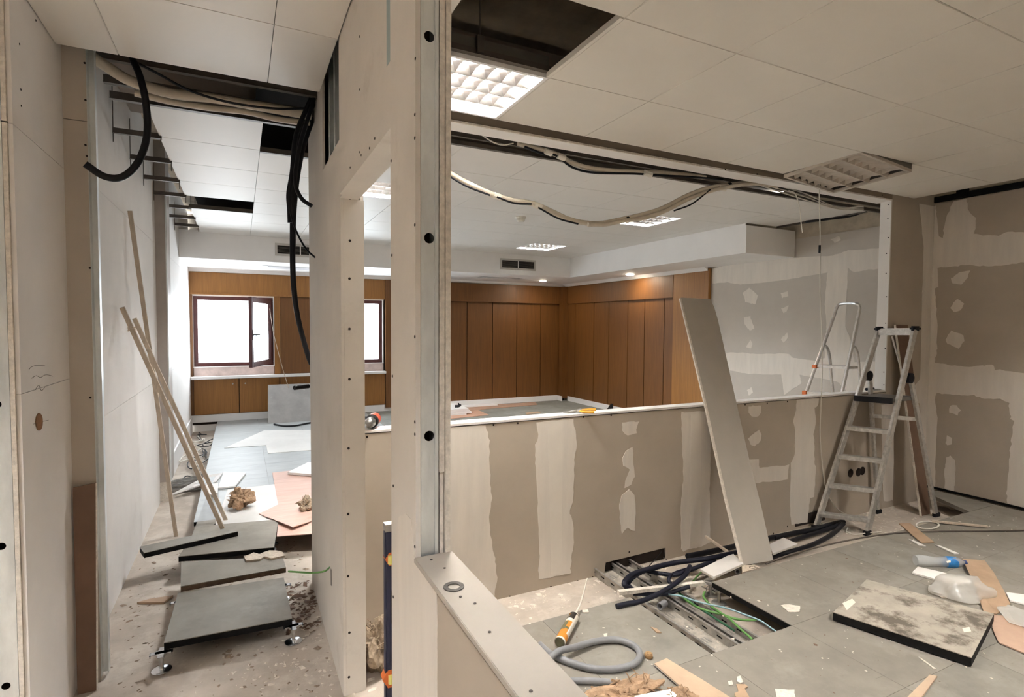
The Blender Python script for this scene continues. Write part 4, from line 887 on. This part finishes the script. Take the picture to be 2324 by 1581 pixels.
fo = bpy.data.objects.new('pencil_mark', fm); COL.objects.link(fo); fo.location = at(1704, 1290, Z=.1186); fo.rotation_euler = (0, 0, radians(-18)); fm.materials.append(black)
fo.parent = wbk; fo.matrix_parent_inverse = Matrix.Translation(wbk.location).inverted()
def ringpipe(lab, c, ax, r, L, m=grey_hose):
    t = thing('conduit_piece', c, lab, 'conduit', 'short grey conduit pieces')
    part(MB().lathe([(r, 0), (r, L), (r*.72, L), (r*.72, .002), (r, 0)], c, ax, 16), 'pipe', m, t, smooth=True)
    return t
ringpipe('short grey conduit piece lying in the near cable tray', at(1497, 1376, Z=.033), V((1, .35, 0)), .019, .06)
ringpipe('grey conduit end under the cream offcut by the timber block', at(1674, 1297, Z=.095), V((.4, .9, 0)), .017, .08)
# floor box clamp in the trench corner
c = at(1612, 1350, Z=0); t = thing('pedestal_clamp', c, 'rusty pedestal clamp with wire ties in the trench corner', 'pedestal')
part(MB().lathe([(.04, 0), (.04, .004), (.01, .008), (.01, .07), (.035, .075), (.035, .08)], c, (0, 0, 1), 12), 'stem', galv_dull, t)
part(MB().tube([c+V((.05*sin(i*1.9), .045*cos(i*2.3), .06+.03*sin(i*1.3))) for i in range(10)], .003, 5, 5), 'wire_tie', galv_dull, t)
stick('thin_rod', 'thin dark rod sticking up from the trench head against the parapet', at(1474, 1283, Z=.08), at(1502, 1251, Y=2.855), .004, .004, black)

# ---- dusty tile on top of the floor
tt = slab('floor_tile_panel', 'large dusty floor tile with glue marks lying on the right floor', 'floor tile', [(1891, 1388), (1967, 1314), (2256, 1392), (2205, 1491)], .168, .042, rtile_worn, None, black)
slab('white_scrap', 'white paper scrap near the corner of the dusty tile', 'scrap', [(2184, 1425), (2200, 1422), (2204, 1432), (2188, 1434)], .1695, .0012, whitelab)
slab('white_scrap', 'white plaster smear on the left corner of the dusty tile', 'scrap', [(1912, 1368), (1934, 1358), (1942, 1366), (1922, 1384)], .1695, .0012, whitelab)
# ---- boards and strips on the right floor
slab('hardboard_piece', 'long brown hardboard piece behind the plastic bag', 'board', [(2184, 1267), (2235, 1271), (2256, 1299), (2279, 1340), (2293, 1370), (2262, 1392), (2233, 1388), (2210, 1322)], [.145, .135, .13, .13, .128, .128, .13, .145], .006, hboard)
slab('hardboard_piece', 'pinkish hardboard piece at the right behind the dusty tile', 'board', [(2254, 1394), (2281, 1397), (2324, 1418), (2370, 1440), (2370, 1500), (2266, 1456), (2252, 1424)], .129, .006, mat('pink_hardboard', (.50, .34, .25), .7))
slab('hardboard_piece', 'short brown hardboard strip near the ladder foot', 'board', [(2040, 1187), (2065, 1186), (2120, 1229), (2092, 1231)], [.14, .14, .128, .128], .006, hboard)
slab('hardboard_piece', 'long tan hardboard strip with torn white edge at the bottom', 'board', [(1485, 1505), (1513, 1493), (1600, 1545), (1690, 1602), (1620, 1640), (1560, 1570)], .137, .008, mat('tan_hardboard', (.50, .36, .25), .7), None, gyps)
slab('hardboard_piece', 'narrow tan strip lying at the bottom right corner', 'board', [(2110, 1530), (2127, 1533), (2085, 1590), (2050, 1590)], .13, .008, mat('tan_hardboard_2', (.52, .38, .27), .7))
slab('hardboard_piece', 'small torn brown board with white paper at the bottom', 'board', [(1667, 1572), (1690, 1562), (1712, 1600), (1680, 1610)], .132, .008, hboard)
slab('board_strip', 'long white board strip between the bottle and the bag', 'board', [(2070, 1298), (2083, 1285), (2140, 1298), (2208, 1319), (2200, 1325), (2150, 1321)], .132, .010, white_board)
slab('board_strip', 'thin white strip under the short brown hardboard', 'board', [(2062, 1222), (2075, 1226), (2102, 1238), (2085, 1236)], .128, .006, white_board)
slab('board_strip', 'small white strip right of the short brown hardboard', 'board', [(2122, 1235), (2135, 1238), (2177, 1255), (2165, 1255)], .128, .006, white_board)
slab('board_strip', 'white board offcut at the right edge by the brown hardboard', 'board', [(2283, 1343), (2324, 1348), (2360, 1362), (2360, 1378), (2292, 1361)], .13, .008, white_board)
stick('timber_stick', 'thin pale timber stick lying toward the right wall', *zpx([(2115, 1182), (2242, 1194)], .135), .022, .012, batten)
coil = [at(2105+26*cos(a*.62), 1191+8.5*sin(a*.62), Z=.128+.002*(a % 3)) for a in range(12)]
cable('cable_coil', 'small white cable coil by the short hardboard strip', coil, .0055, whitepl, 'cable')
cable('thin_cable', 'thin white cable trailing around the ladder foot', zpx([(1924, 1196), (1922, 1206), (1940, 1212), (1975, 1208), (2000, 1206)], .02), .004, whitepl)
# ---- bottle
def bottle():
    a, b = at(2076, 1271, Z=.15), at(2192, 1277, Z=.145); ax = (b-a); L = ax.length; ax.normalize()
    t = thing('plastic_bottle', V((a.x, a.y, .12)), 'crumpled clear plastic bottle with torn blue label on the right floor', 'bottle')
    pr = [(.001, 0), (.028, .004), (.034, .03), (.033, .2*L), (.029, .33*L), (.025, .45*L), (.028, .55*L), (.031, .66*L), (.032, .76*L), (.027, .86*L), (.014, .93*L), (.0125, .96*L)]
    pr = [(r*1.08, h) for r, h in pr]
    mb = MB().lathe(pr, a, ax, 20)
    mb.v = [tuple(V(v)+V((0, 0, max(-.006, min(.006, .006*noise.noise(V(v)*45)))))) for v in mb.v]
    part(mb, 'shell', clearpl, t, smooth=True)
    part(MB().lathe([(.0335, .60*L), (.0355, .66*L), (.0362, .76*L), (.033, .80*L)], a, ax, 20), 'label_band', blueclr, t, smooth=True)
    part(MB().lathe([(.016, .955*L), (.0165, 1.0*L), (.014, 1.005*L)], a, ax, 16), 'screw_cap', mat('dark_blue_cap', (.02, .04, .16), .4), t)
    o = at(2163, 1271, Z=.185); part(MB().prism([at(x, y, Z=.186) for x, y in ((2148, 1273), (2157, 1271), (2158, 1276), (2149, 1277))], (0, 0, .001)), 'label_print', whitelab, t)
bottle()
def bag():
    c = at(2188, 1352, Z=.12)+V((0, .02, 0)); t = thing('plastic_bag', c, 'milky crumpled plastic bag on the floor behind the dusty tile', 'bag')
    b = bmesh.new(); bmesh.ops.create_icosphere(b, subdivisions=4, radius=1)
    for v in b.verts:
        n = v.co.copy(); d = 1+.3*noise.noise(n*1.4+V((4, 1, 0)))+.12*abs(noise.noise(n*3))+.03*noise.noise(n*9)
        v.co = V((n.x*.155, n.y*.10, max(n.z*.085, -.01)))*d; v.co.z = max(v.co.z, -.004)
        v.co.rotate(Matrix.Rotation(radians(-25), 3, 'Z')); v.co += c+V((0, 0, .014))
    mb = MB(); b.verts.index_update(); mb.add([v.co for v in b.verts], [tuple(v.index for v in f.verts) for f in b.faces]); b.free()
    part(mb, 'film', bagpl, t, smooth=True)
bag()
P = zpx([(2262, 1378), (2290, 1372), (2324, 1385), (2350, 1400), (2330, 1425), (2290, 1412)], [.14, .15, .14, .14, .135, .135])
t = thing('plastic_film', P[0], 'torn clear plastic film on the pinkish hardboard at the right', 'plastic film'); part(MB().prism(ragged(P, .012, 6, 2), (0, 0, .001)), 'film', bagpl, t)
# ---- caulk tube
def caulk():
    a, b = at(1270, 1458, Z=.147), at(1304, 1396, Z=.147); ax = b-a; L = ax.length; ax.normalize(); r = .026
    t = thing('sealant_cartridge', V((a.x, a.y, .12)), 'orange and black sealant cartridge with a long nozzle on the floor', 'sealant cartridge')
    part(MB().lathe([(r*.6, .006), (r*.9, .004), (r, 0), (r, .012), (r*.98, .014)], a, ax, 24), 'base_rim', whitelab, t, smooth=True)
    part(MB().lathe([(r*.86, -.0005), (r*.86, .001)], a, ax, 24), 'piston', olive, t)
    for nm, h0, h1, m in (('orange_band', .014, .34*L, orange), ('olive_band', .34*L, .40*L, olive), ('white_band', .62*L, .72*L, whitelab), ('black_band', .72*L, .95*L, darklab)):
        part(MB().lathe([(r*.985, h0), (r*.985, h1)], a, ax, 24), nm, m, t, smooth=True)
    part(MB().lathe([(r*.985, .40*L), (r*.985, .62*L)], a, ax, 24), 'orange_band', orange, t, smooth=True)
    # picture panel on the upper-left side
    up = (V((-.75, -.1, .66))-ax*ax.dot(V((-.75, -.1, .66)))).normalized(); sd = ax.cross(up).normalized()
    def strip(h0, h1, a0, a1, m, nm, k=8, rr=.999):
        vs = []
        for i in range(k+1):
            th = a0+(a1-a0)*i/k; d = (up*cos(th)+sd*sin(th))*r*rr; vs += [a+ax*h0+d, a+ax*h1+d]
        part(MB().add(vs, [(2*i, 2*i+1, 2*i+3, 2*i+2) for i in range(k)]), nm, m, t)
    strip(.30*L, .60*L, -.9, .55, olive, 'picture_panel')
    strip(.20*L, .93*L, 1.25, 2.4, whitelab, 'text_panel')
    for q, w in ((.90, .35), (.86, .5), (.82, .28), (.79, .4)): strip((q-.012)*L, (q+.006)*L, -.2-w, -.2+w, orange if q > .85 else whitelab, 'label_print', 4, 1.003)
    part(MB().lathe([(r, .95*L), (r*1.02, .96*L), (r*.9, .99*L), (r*.4, 1.0*L), (r*.34, 1.08*L)], a, ax, 20), 'shoulder', whitelab, t, smooth=True)
    n0 = a+ax*1.06*L; part(MB().tube([n0, at(1318, 1366, Z=.155), at(1333, 1312, Z=.175)], lambda u: .006-.003*u, 10, 4), 'nozzle', whitepl, t, smooth=True)
caulk()
# ---- grey conduit loop and offcut
hose = [(1225, 1462), (1238, 1474), (1254, 1486), (1290, 1501), (1340, 1516), (1390, 1518), (1430, 1510), (1450, 1495), (1449, 1475), (1428, 1459), (1395, 1451), (1350, 1455), (1305, 1468), (1272, 1476), (1252, 1489), (1236, 1508)]
hz = [.135]*9+[.136, .137, .14, .15, .165, .16, .15]
cable('grey_conduit', 'grey flexible conduit looped on the floor beside the sealant cartridge', zpx(hose, hz), .0145, grey_hose, 'conduit', n=14)
cable('grey_conduit', 'straight grey conduit end lying near the brown wool heap', zpx([(1270, 1545), (1330, 1544), (1380, 1547), (1411, 1549)], .135), .0125, grey_hose, 'conduit', n=14)
c = at(1472, 1491, Z=.12); t = thing('cork_disc', c, 'small round brown rolled cork disc near the grey conduit loop', 'cork')
part(MB().lathe([(.016, 0), (.0185, .004), (.0185, .014), (.016, .019)], c, (0, 0, 1), 18), 'disc', cork, t, smooth=True)
part(MB().tube([c+V((.0032*u*cos(u*1.1), .0032*u*sin(u*1.1), .0195)) for u in range(1, 6)], .001, 5, 6), 'spiral_edge', mat('dark_cork', (.14, .07, .03), .9), t)
# ---- flakes on the near floor
fl = [('two-lobed pale plaster flake', [(1672, 1535), (1680, 1533), (1686, 1546), (1680, 1549), (1672, 1545)]), ('pale plaster flake beside the two-lobed one', [(1650, 1544), (1662, 1543), (1664, 1553), (1654, 1554)]),
      ('white card scrap at the bottom edge', [(1758, 1562), (1802, 1564), (1808, 1600), (1766, 1595)]), ('torn white paper on the small brown board', [(1672, 1553), (1690, 1552), (1697, 1557), (1682, 1566), (1684, 1578), (1676, 1572)]),
      ('white plaster crumb near the conduit loop', [(1370, 1437), (1378, 1436), (1378, 1446), (1371, 1443)]), ('brown paper curl on the middle tile', [(1478, 1422), (1490, 1425), (1501, 1434), (1490, 1434)]),
      ('white square flake behind the sealant cartridge', [(1322, 1383), (1334, 1382), (1336, 1389), (1323, 1389)]), ('thin plaster curl left of the dusty tile', [(1772, 1372), (1790, 1370), (1816, 1374), (1815, 1388), (1790, 1388)]),
      ('long white splinter in front of the dusty tile', [(2083, 1488), (2090, 1492), (2124, 1516), (2118, 1516)]), ('pale scrap left of the plastic bag', [(2122, 1346), (2135, 1342), (2150, 1352), (2138, 1356)])]
for l, p in fl: slab('plaster_flake', l, 'flake', p, .125, .004, gyps if 'brown' not in l else hboard, 'loose flakes on the near floor', None, .003)
def crumbs(lab, n, pos, m, s0=.004, s1=.012, seed=1, kind='crumbs'):
    r = random.Random(seed); mb = MB()
    for i in range(n):
        p = V(pos(r)); s = r.uniform(s0, s1)*(1 if r.random() < .9 else 1.9); a = r.uniform(0, 6.28)
        u = V((cos(a), sin(a), r.uniform(-.15, .15)))*s; w = V((-sin(a), cos(a), 0))*s*r.uniform(.25, .8); h = V((0, 0, s*r.uniform(.15, .5)))
        mb.add([p-u-w, p+u*.7-w, p+u+w*.6, p-u*.5+w, p+h], [(3, 2, 1, 0), (0, 1, 4), (1, 2, 4), (2, 3, 4), (3, 0, 4)])
    o = mb.build(kind, m); tag(o, lab, 'debris', None, 'stuff'); return o
U = lambda r, a, b: r.uniform(a, b)
crumbs('plaster crumbs strewn along the parapet base', 420, lambda r: (U(r, .5, 4.9), 2.86-abs(r.gauss(0, .16))-.005, .001), flakem, .004, .013, 1)
crumbs('pale crumbs scattered on the raised floor', 330, lambda r: (U(r, .5, 5.6), U(r, .9, 2.3), ZT+.0005), flakem, .002, .007, 2)
crumbs('dark specks scattered on the raised floor', 150, lambda r: (U(r, .5, 5.6), U(r, .9, 2.3), ZT+.0005), hboard_d, .002, .006, 3)
crumbs('rubble crumbs on the corridor concrete', 520, lambda r: (U(r, -.64, .37), U(r, 2.0, 4.5), .001), mat('brown_crumbs', (.30, .23, .17), .95, var=.3, scale=40), .003, .012, 4)
crumbs('pale crumbs on the corridor concrete', 260, lambda r: (.37-abs(r.gauss(0, .25)), U(r, 1.9, 3.5), .001), flakem, .003, .012, 5)
crumbs('pale crumbs in the doorway by the partition', 260, lambda r: (U(r, -.2, .9), U(r, 1.55, 2.84), .001), flakem, .003, .013, 6)
crumbs('rubble in the dark corner behind the ladder', 160, lambda r: (U(r, 4.2, 5.7), U(r, 2.38, 2.84), .001), flakem, .004, .016, 7)
crumbs('crumbs lying in the cable trays', 220, lambda r: (U(r, 1.96, 2.43), U(r, 1.8, 2.85), .009), flakem, .003, .010, 8)
crumbs('dark rubble under the broken tile edge by the pier', 160, lambda r: (U(r, .2, .37), U(r, 3.0, 3.6), .002), hboard_d, .005, .02, 9)
slab('board_offcut', 'small white board offcut on the doorway floor', 'board', [(826, 1432), (845, 1430), (848, 1438), (828, 1441)], .012, .012, white_board)

# ---- tools on the parapet
chuck_m = mat('dark_chuck_steel', (.20, .19, .18), .35, .8)
def drill():
    c = at(838, 966, Z=1.088); c = V((.60, 2.905, 1.056+.034)); t = thing('cordless_drill', V((c.x, c.y, 1.056)), 'red and black cordless drill lying on the parapet cap', 'drill')
    ax = V((-.42, -.9, -.02)).normalized(); q = c-ax*.075
    q = at(845, 962, Y=2.90); q = V((q.x, 2.915, 1.092))
    a = q-ax*.085
    part(MB().lathe([(.012, -.005), (.028, 0), (.033, .01), (.034, .055), (.031, .07)], a, ax, 18), 'motor_body', redbody, t, smooth=True)
    part(MB().lathe([(.033, .07), (.036, .075), (.036, .098), (.030, .106)], a, ax, 18), 'clutch_ring', black, t, smooth=True)
    part(MB().lathe([(.028, .106), (.027, .135), (.019, .155), (.011, .16), (.0105, .166)], a, ax, 18), 'chuck', chuck_m, t, smooth=True)
    g = a+ax*.03; d = V((-.75, .35, -.05)).normalized()
    part(MB().tube([g, g+d*.06, g+d*.12], .018, 10, 4), 'grip', black, t, smooth=True)
    part(MB().ob(g+d*.11+V((-.03, -.03, -.03)), (.05, 0, 0), (0, .07, 0), (0, 0, .055)), 'battery', redbody, t, bevel=.006)
drill()
def pliers():
    t = thing('pliers', at(1325, 932, Z=1.057), 'pair of pliers with amber grips on the white parapet cap', 'pliers')
    for s, e in ((0, (1352, 929)), (1, (1348, 935))):
        h = zpx([(1312, 932-s), (1322, 930+s*4), (1336, 929+s*6), e], 1.066)
        for p in h: p.y = min(p.y, 2.95)
        part(MB().tube(h, lambda u: .006+.003*u, 8, 4), 'grip', yellow, t, smooth=True)
        j = zpx([(1318, 931+s*2), (1302, 933-s), (1290, 935), (1278, 936-s*2)], 1.064)
        part(MB().tube(j, lambda u: .010*(1-u)+.002, 8, 4), 'jaw', galv_dull, t, smooth=True)
pliers()
def lyingtool():
    a, b = at(1968, 884, Z=1.07), at(1992, 881, Z=1.07); t = thing('filling_knife', at(1980, 886, Z=1.056), 'black handled filling knife on the parapet near the post', 'tool')
    a = V((4.86, 2.90, 1.07)); b = V((4.99, 2.915, 1.07))
    part(MB().tube([a, a.lerp(b, .3), b], lambda u: .013-.004*u, 8, 4), 'handle', rubber, t, smooth=True); part(MB().ob(b+V((-.01, -.015, -.010)), (.09, 0, 0), (0, .035, 0), (0, 0, .002)), 'blade', galv_dull, t)
lyingtool()

# ---- far room scrap
for i in range(4):
    a = [(975, 938-i*4), (1056+(i*5) % 7, 930-i*5), (1050-(i*4) % 9, 915-i*2), (980, 920-i*2)]
    z = .165+i*.027
    X0, Y0 = 3.20, 8.36
    P = [V((X0-.6, Y0, z)), V((X0+.10+.03*((i*3) % 4), Y0-.02, z)), V((X0+.16+.03*((i*5) % 3), Y0+.62, z)), V((X0-.5, Y0+.66, z))]
    t = thing('stacked_board', P[0], 'pale board, %s of the stack on the far floor' % ('lowest', 'second from the bottom', 'second from the top', 'topmost')[i], 'board', 'stacked pale boards in the far room')
    P = ragged(P, .006, 6, i)
    for p in P: p.z = z
    part(MB().prism(P, (0, 0, -.024)), 'board_face', white_paint, t)
c = at(1030, 913, Y=6.4); t = thing('black_tool', V((3.20, 8.55, .249)), 'small black tool lying on the stacked pale boards', 'tool'); c = V((3.22, 8.5, .27)); part(MB().tube([c+V((-.06, 0, 0)), c, c+V((.04, .03, .01))], .022, 8, 3), 'body', rubber, t, smooth=True); part(MB().tube([c, c+V((.0, .0, .05))], .012, 8, 2), 'button', rubber, t)
P = zpx([(1372, 927), (1384, 925)], .145); c = at(1378, 926, X=5.60); c.z = .141; t = thing('black_wedge', c, 'small black wedge standing on the far floor by the right oak panels', 'wedge'); part(MB().prism([c, c+V((.12, 0, 0)), c+V((.14, .02, .13)), c+V((.10, .02, .10))], (0, .05, 0)), 'body', rubber, t)
slab('plywood_sheet', 'reddish plywood sheet on the far floor beside the stacked boards', 'sheet', [(1020, 950), (1110, 941), (1085, 930), (1020, 934)], .146, .005, mat('reddish_plywood', (.50, .29, .20), .6, var=.15))
slab('plywood_sheet', 'long reddish plywood sheet along the far oak wall', 'sheet', [(1060, 931), (1220, 918), (1215, 912), (1060, 922)], .1455, .004, mat('reddish_plywood_2', (.42, .25, .17), .6, var=.2))
slab('plywood_sheet', 'small reddish offcut in the middle of the far floor', 'sheet', [(1195, 940), (1228, 936), (1222, 933), (1192, 936)], .146, .004, hboard)

# ---- bundles in the big opening
def bundle(lab, pts, r, m, Y, grp='wrapped cable bundles in the opening', n=12): return cable('cable_bundle', lab, [at(x, y, Y=(Y[i] if isinstance(Y, list) else Y)) for i, (x, y) in enumerate(pts)], r, m, 'cable bundle', grp, n=n)
bundle('cream wrapped bundle lying in the ceiling slot above the opening', [(1176, 325), (1226, 339), (1262, 350), (1300, 370), (1350, 384), (1440, 390), (1500, 392), (1560, 397), (1600, 402)], .0165, creamtape, 3.08)
bundle('black cable strapped under the cream ceiling slot bundle', [(1190, 333), (1230, 348), (1262, 353), (1300, 380), (1350, 392), (1440, 394), (1500, 398), (1560, 401), (1640, 407)], .0075, rubber, 3.07)
sw = [(990, 372), (1030, 398), (1060, 415), (1120, 442), (1165, 455), (1210, 462), (1250, 479), (1290, 497), (1330, 506), (1370, 506), (1410, 498), (1450, 489), (1500, 474), (1560, 444), (1610, 426), (1660, 419), (1712, 413), (1760, 420)]
bundle('cream wrapped bundle hanging in a long swag across the opening', sw, .0165, creamtape, 3.06)
bundle('second cream bundle twisted along the hanging swag', [(x+4, y+(7 if 1430 < x < 1640 else 3)) for x, y in sw[8:]], .0145, creamtape, 3.04)
for i, (a, b) in enumerate((((1000, 387), (1112, 443)), ((1128, 447), (1206, 463)), ((1222, 471), (1312, 508)), ((1530, 478), (1612, 430)))):
    mid = ((a[0]+b[0])/2, (a[1]+b[1])/2+(6 if i < 3 else 8))
    bundle('black cable length %s of the hanging swag' % ('taped along the left end', 'between two cream tape wraps', 'right of the second tape wrap', 'sagging below the right rise')[i], [a, mid, b], .0058, rubber, 3.03, 'black cable lengths along the swag', 8)
for i, (x, y) in enumerate(((1120, 442), (1212, 464), (1236, 342), (1266, 353), (1462, 391), (1630, 423))):
    c = at(x, y, Y=3.06); c2 = at(x+16, y+6, Y=3.06)
    t = thing('tape_wrap', c, 'cream tape wrap on the %s' % ('swag bundle, leftmost', 'swag bundle beside the second black length', 'slot bundle, leftmost', 'slot bundle at its torn end', 'slot bundle, rightmost', 'swag bundle at its right rise')[i], 'tape', 'tape wraps on the bundles')
    part(MB().tube([c, c2], .0195, 12, 1), 'wrap', whitepl, t)
for x, y, l in ((1421, 499, 'black cable tie on the swag beside the lit lamp'), (1652, 421, 'black cable tie at the right rise of the swag')):
    c = at(x, y, Y=3.055); t = thing('cable_tie', c, l, 'cable tie', 'black cable ties'); part(MB().tube([c, at(x+5, y-1, Y=3.055)], .022, 12, 1), 'band', black, t)
def wire(lab, pts, r=.0032, m=whitepl): return cable('hanging_wire', lab, [at(x, y, Y=Y) for x, y, Y in pts], r, m, 'wire', 'thin white hanging wires', n=6, k=6)
wire('long white wire hanging from the tilted lamp to the floor', [(1859, 415, 2.78), (1860, 480, 2.78), (1862, 560, 2.78), (1861, 650, 2.78), (1864, 730, 2.80), (1866, 810, 2.835), (1864, 900, 2.845), (1861, 980, 2.845), (1865, 1040, 2.845), (1869, 1075, 2.845), (1878, 1120, 2.845), (1905, 1158, 2.845), (1950, 1176, 2.845)], .0045)
wire('short white wire with bare ends hanging in the opening', [(1790, 432, 3.1), (1805, 440, 3.1), (1814, 470, 3.1), (1818, 505, 3.1), (1821, 528, 3.1)], .0045)
c = at(1860, 565, Y=2.78); t = thing('wire_connector', c, 'black connector block on the long hanging wire', 'connector'); part(MB().tube([c+V((0, 0, .03)), c-V((0, 0, .03))], .008, 8, 1), 'block', rubber, t)
wire('thin white wire dipping into the ceiling slot at the left', [(1095, 307, 3.05), (1118, 322, 3.05), (1140, 329, 3.05), (1165, 325, 3.05)], .004)
for i in range(3): wire('thin white wire along the ceiling slot toward the post, %s' % ('upper', 'middle', 'lower')[i], [(1700+i*10, 412+i*3, 3.12), (1760, 420+i*6, 3.12), (1830, 440+i*7, 3.15), (1900, 470+i*2, 3.2), (1960, 468+i*4, 3.1)], .005)
cable('ceiling_cable', 'black cable drooping from the open ceiling edge toward the post', [at(x, y, Y=3.5) for x, y in ((1830, 503), (1880, 497), (1930, 490), (1970, 476), (2003, 460))], .012, rubber)
cable('curtain_cord', 'thin cord hanging slack from the open casement', [at(612, 700, Y=9.2), at(622, 760, Y=9.2), at(640, 830, Y=9.2), at(655, 880, Y=9.1)], .004, batten, 'cord')
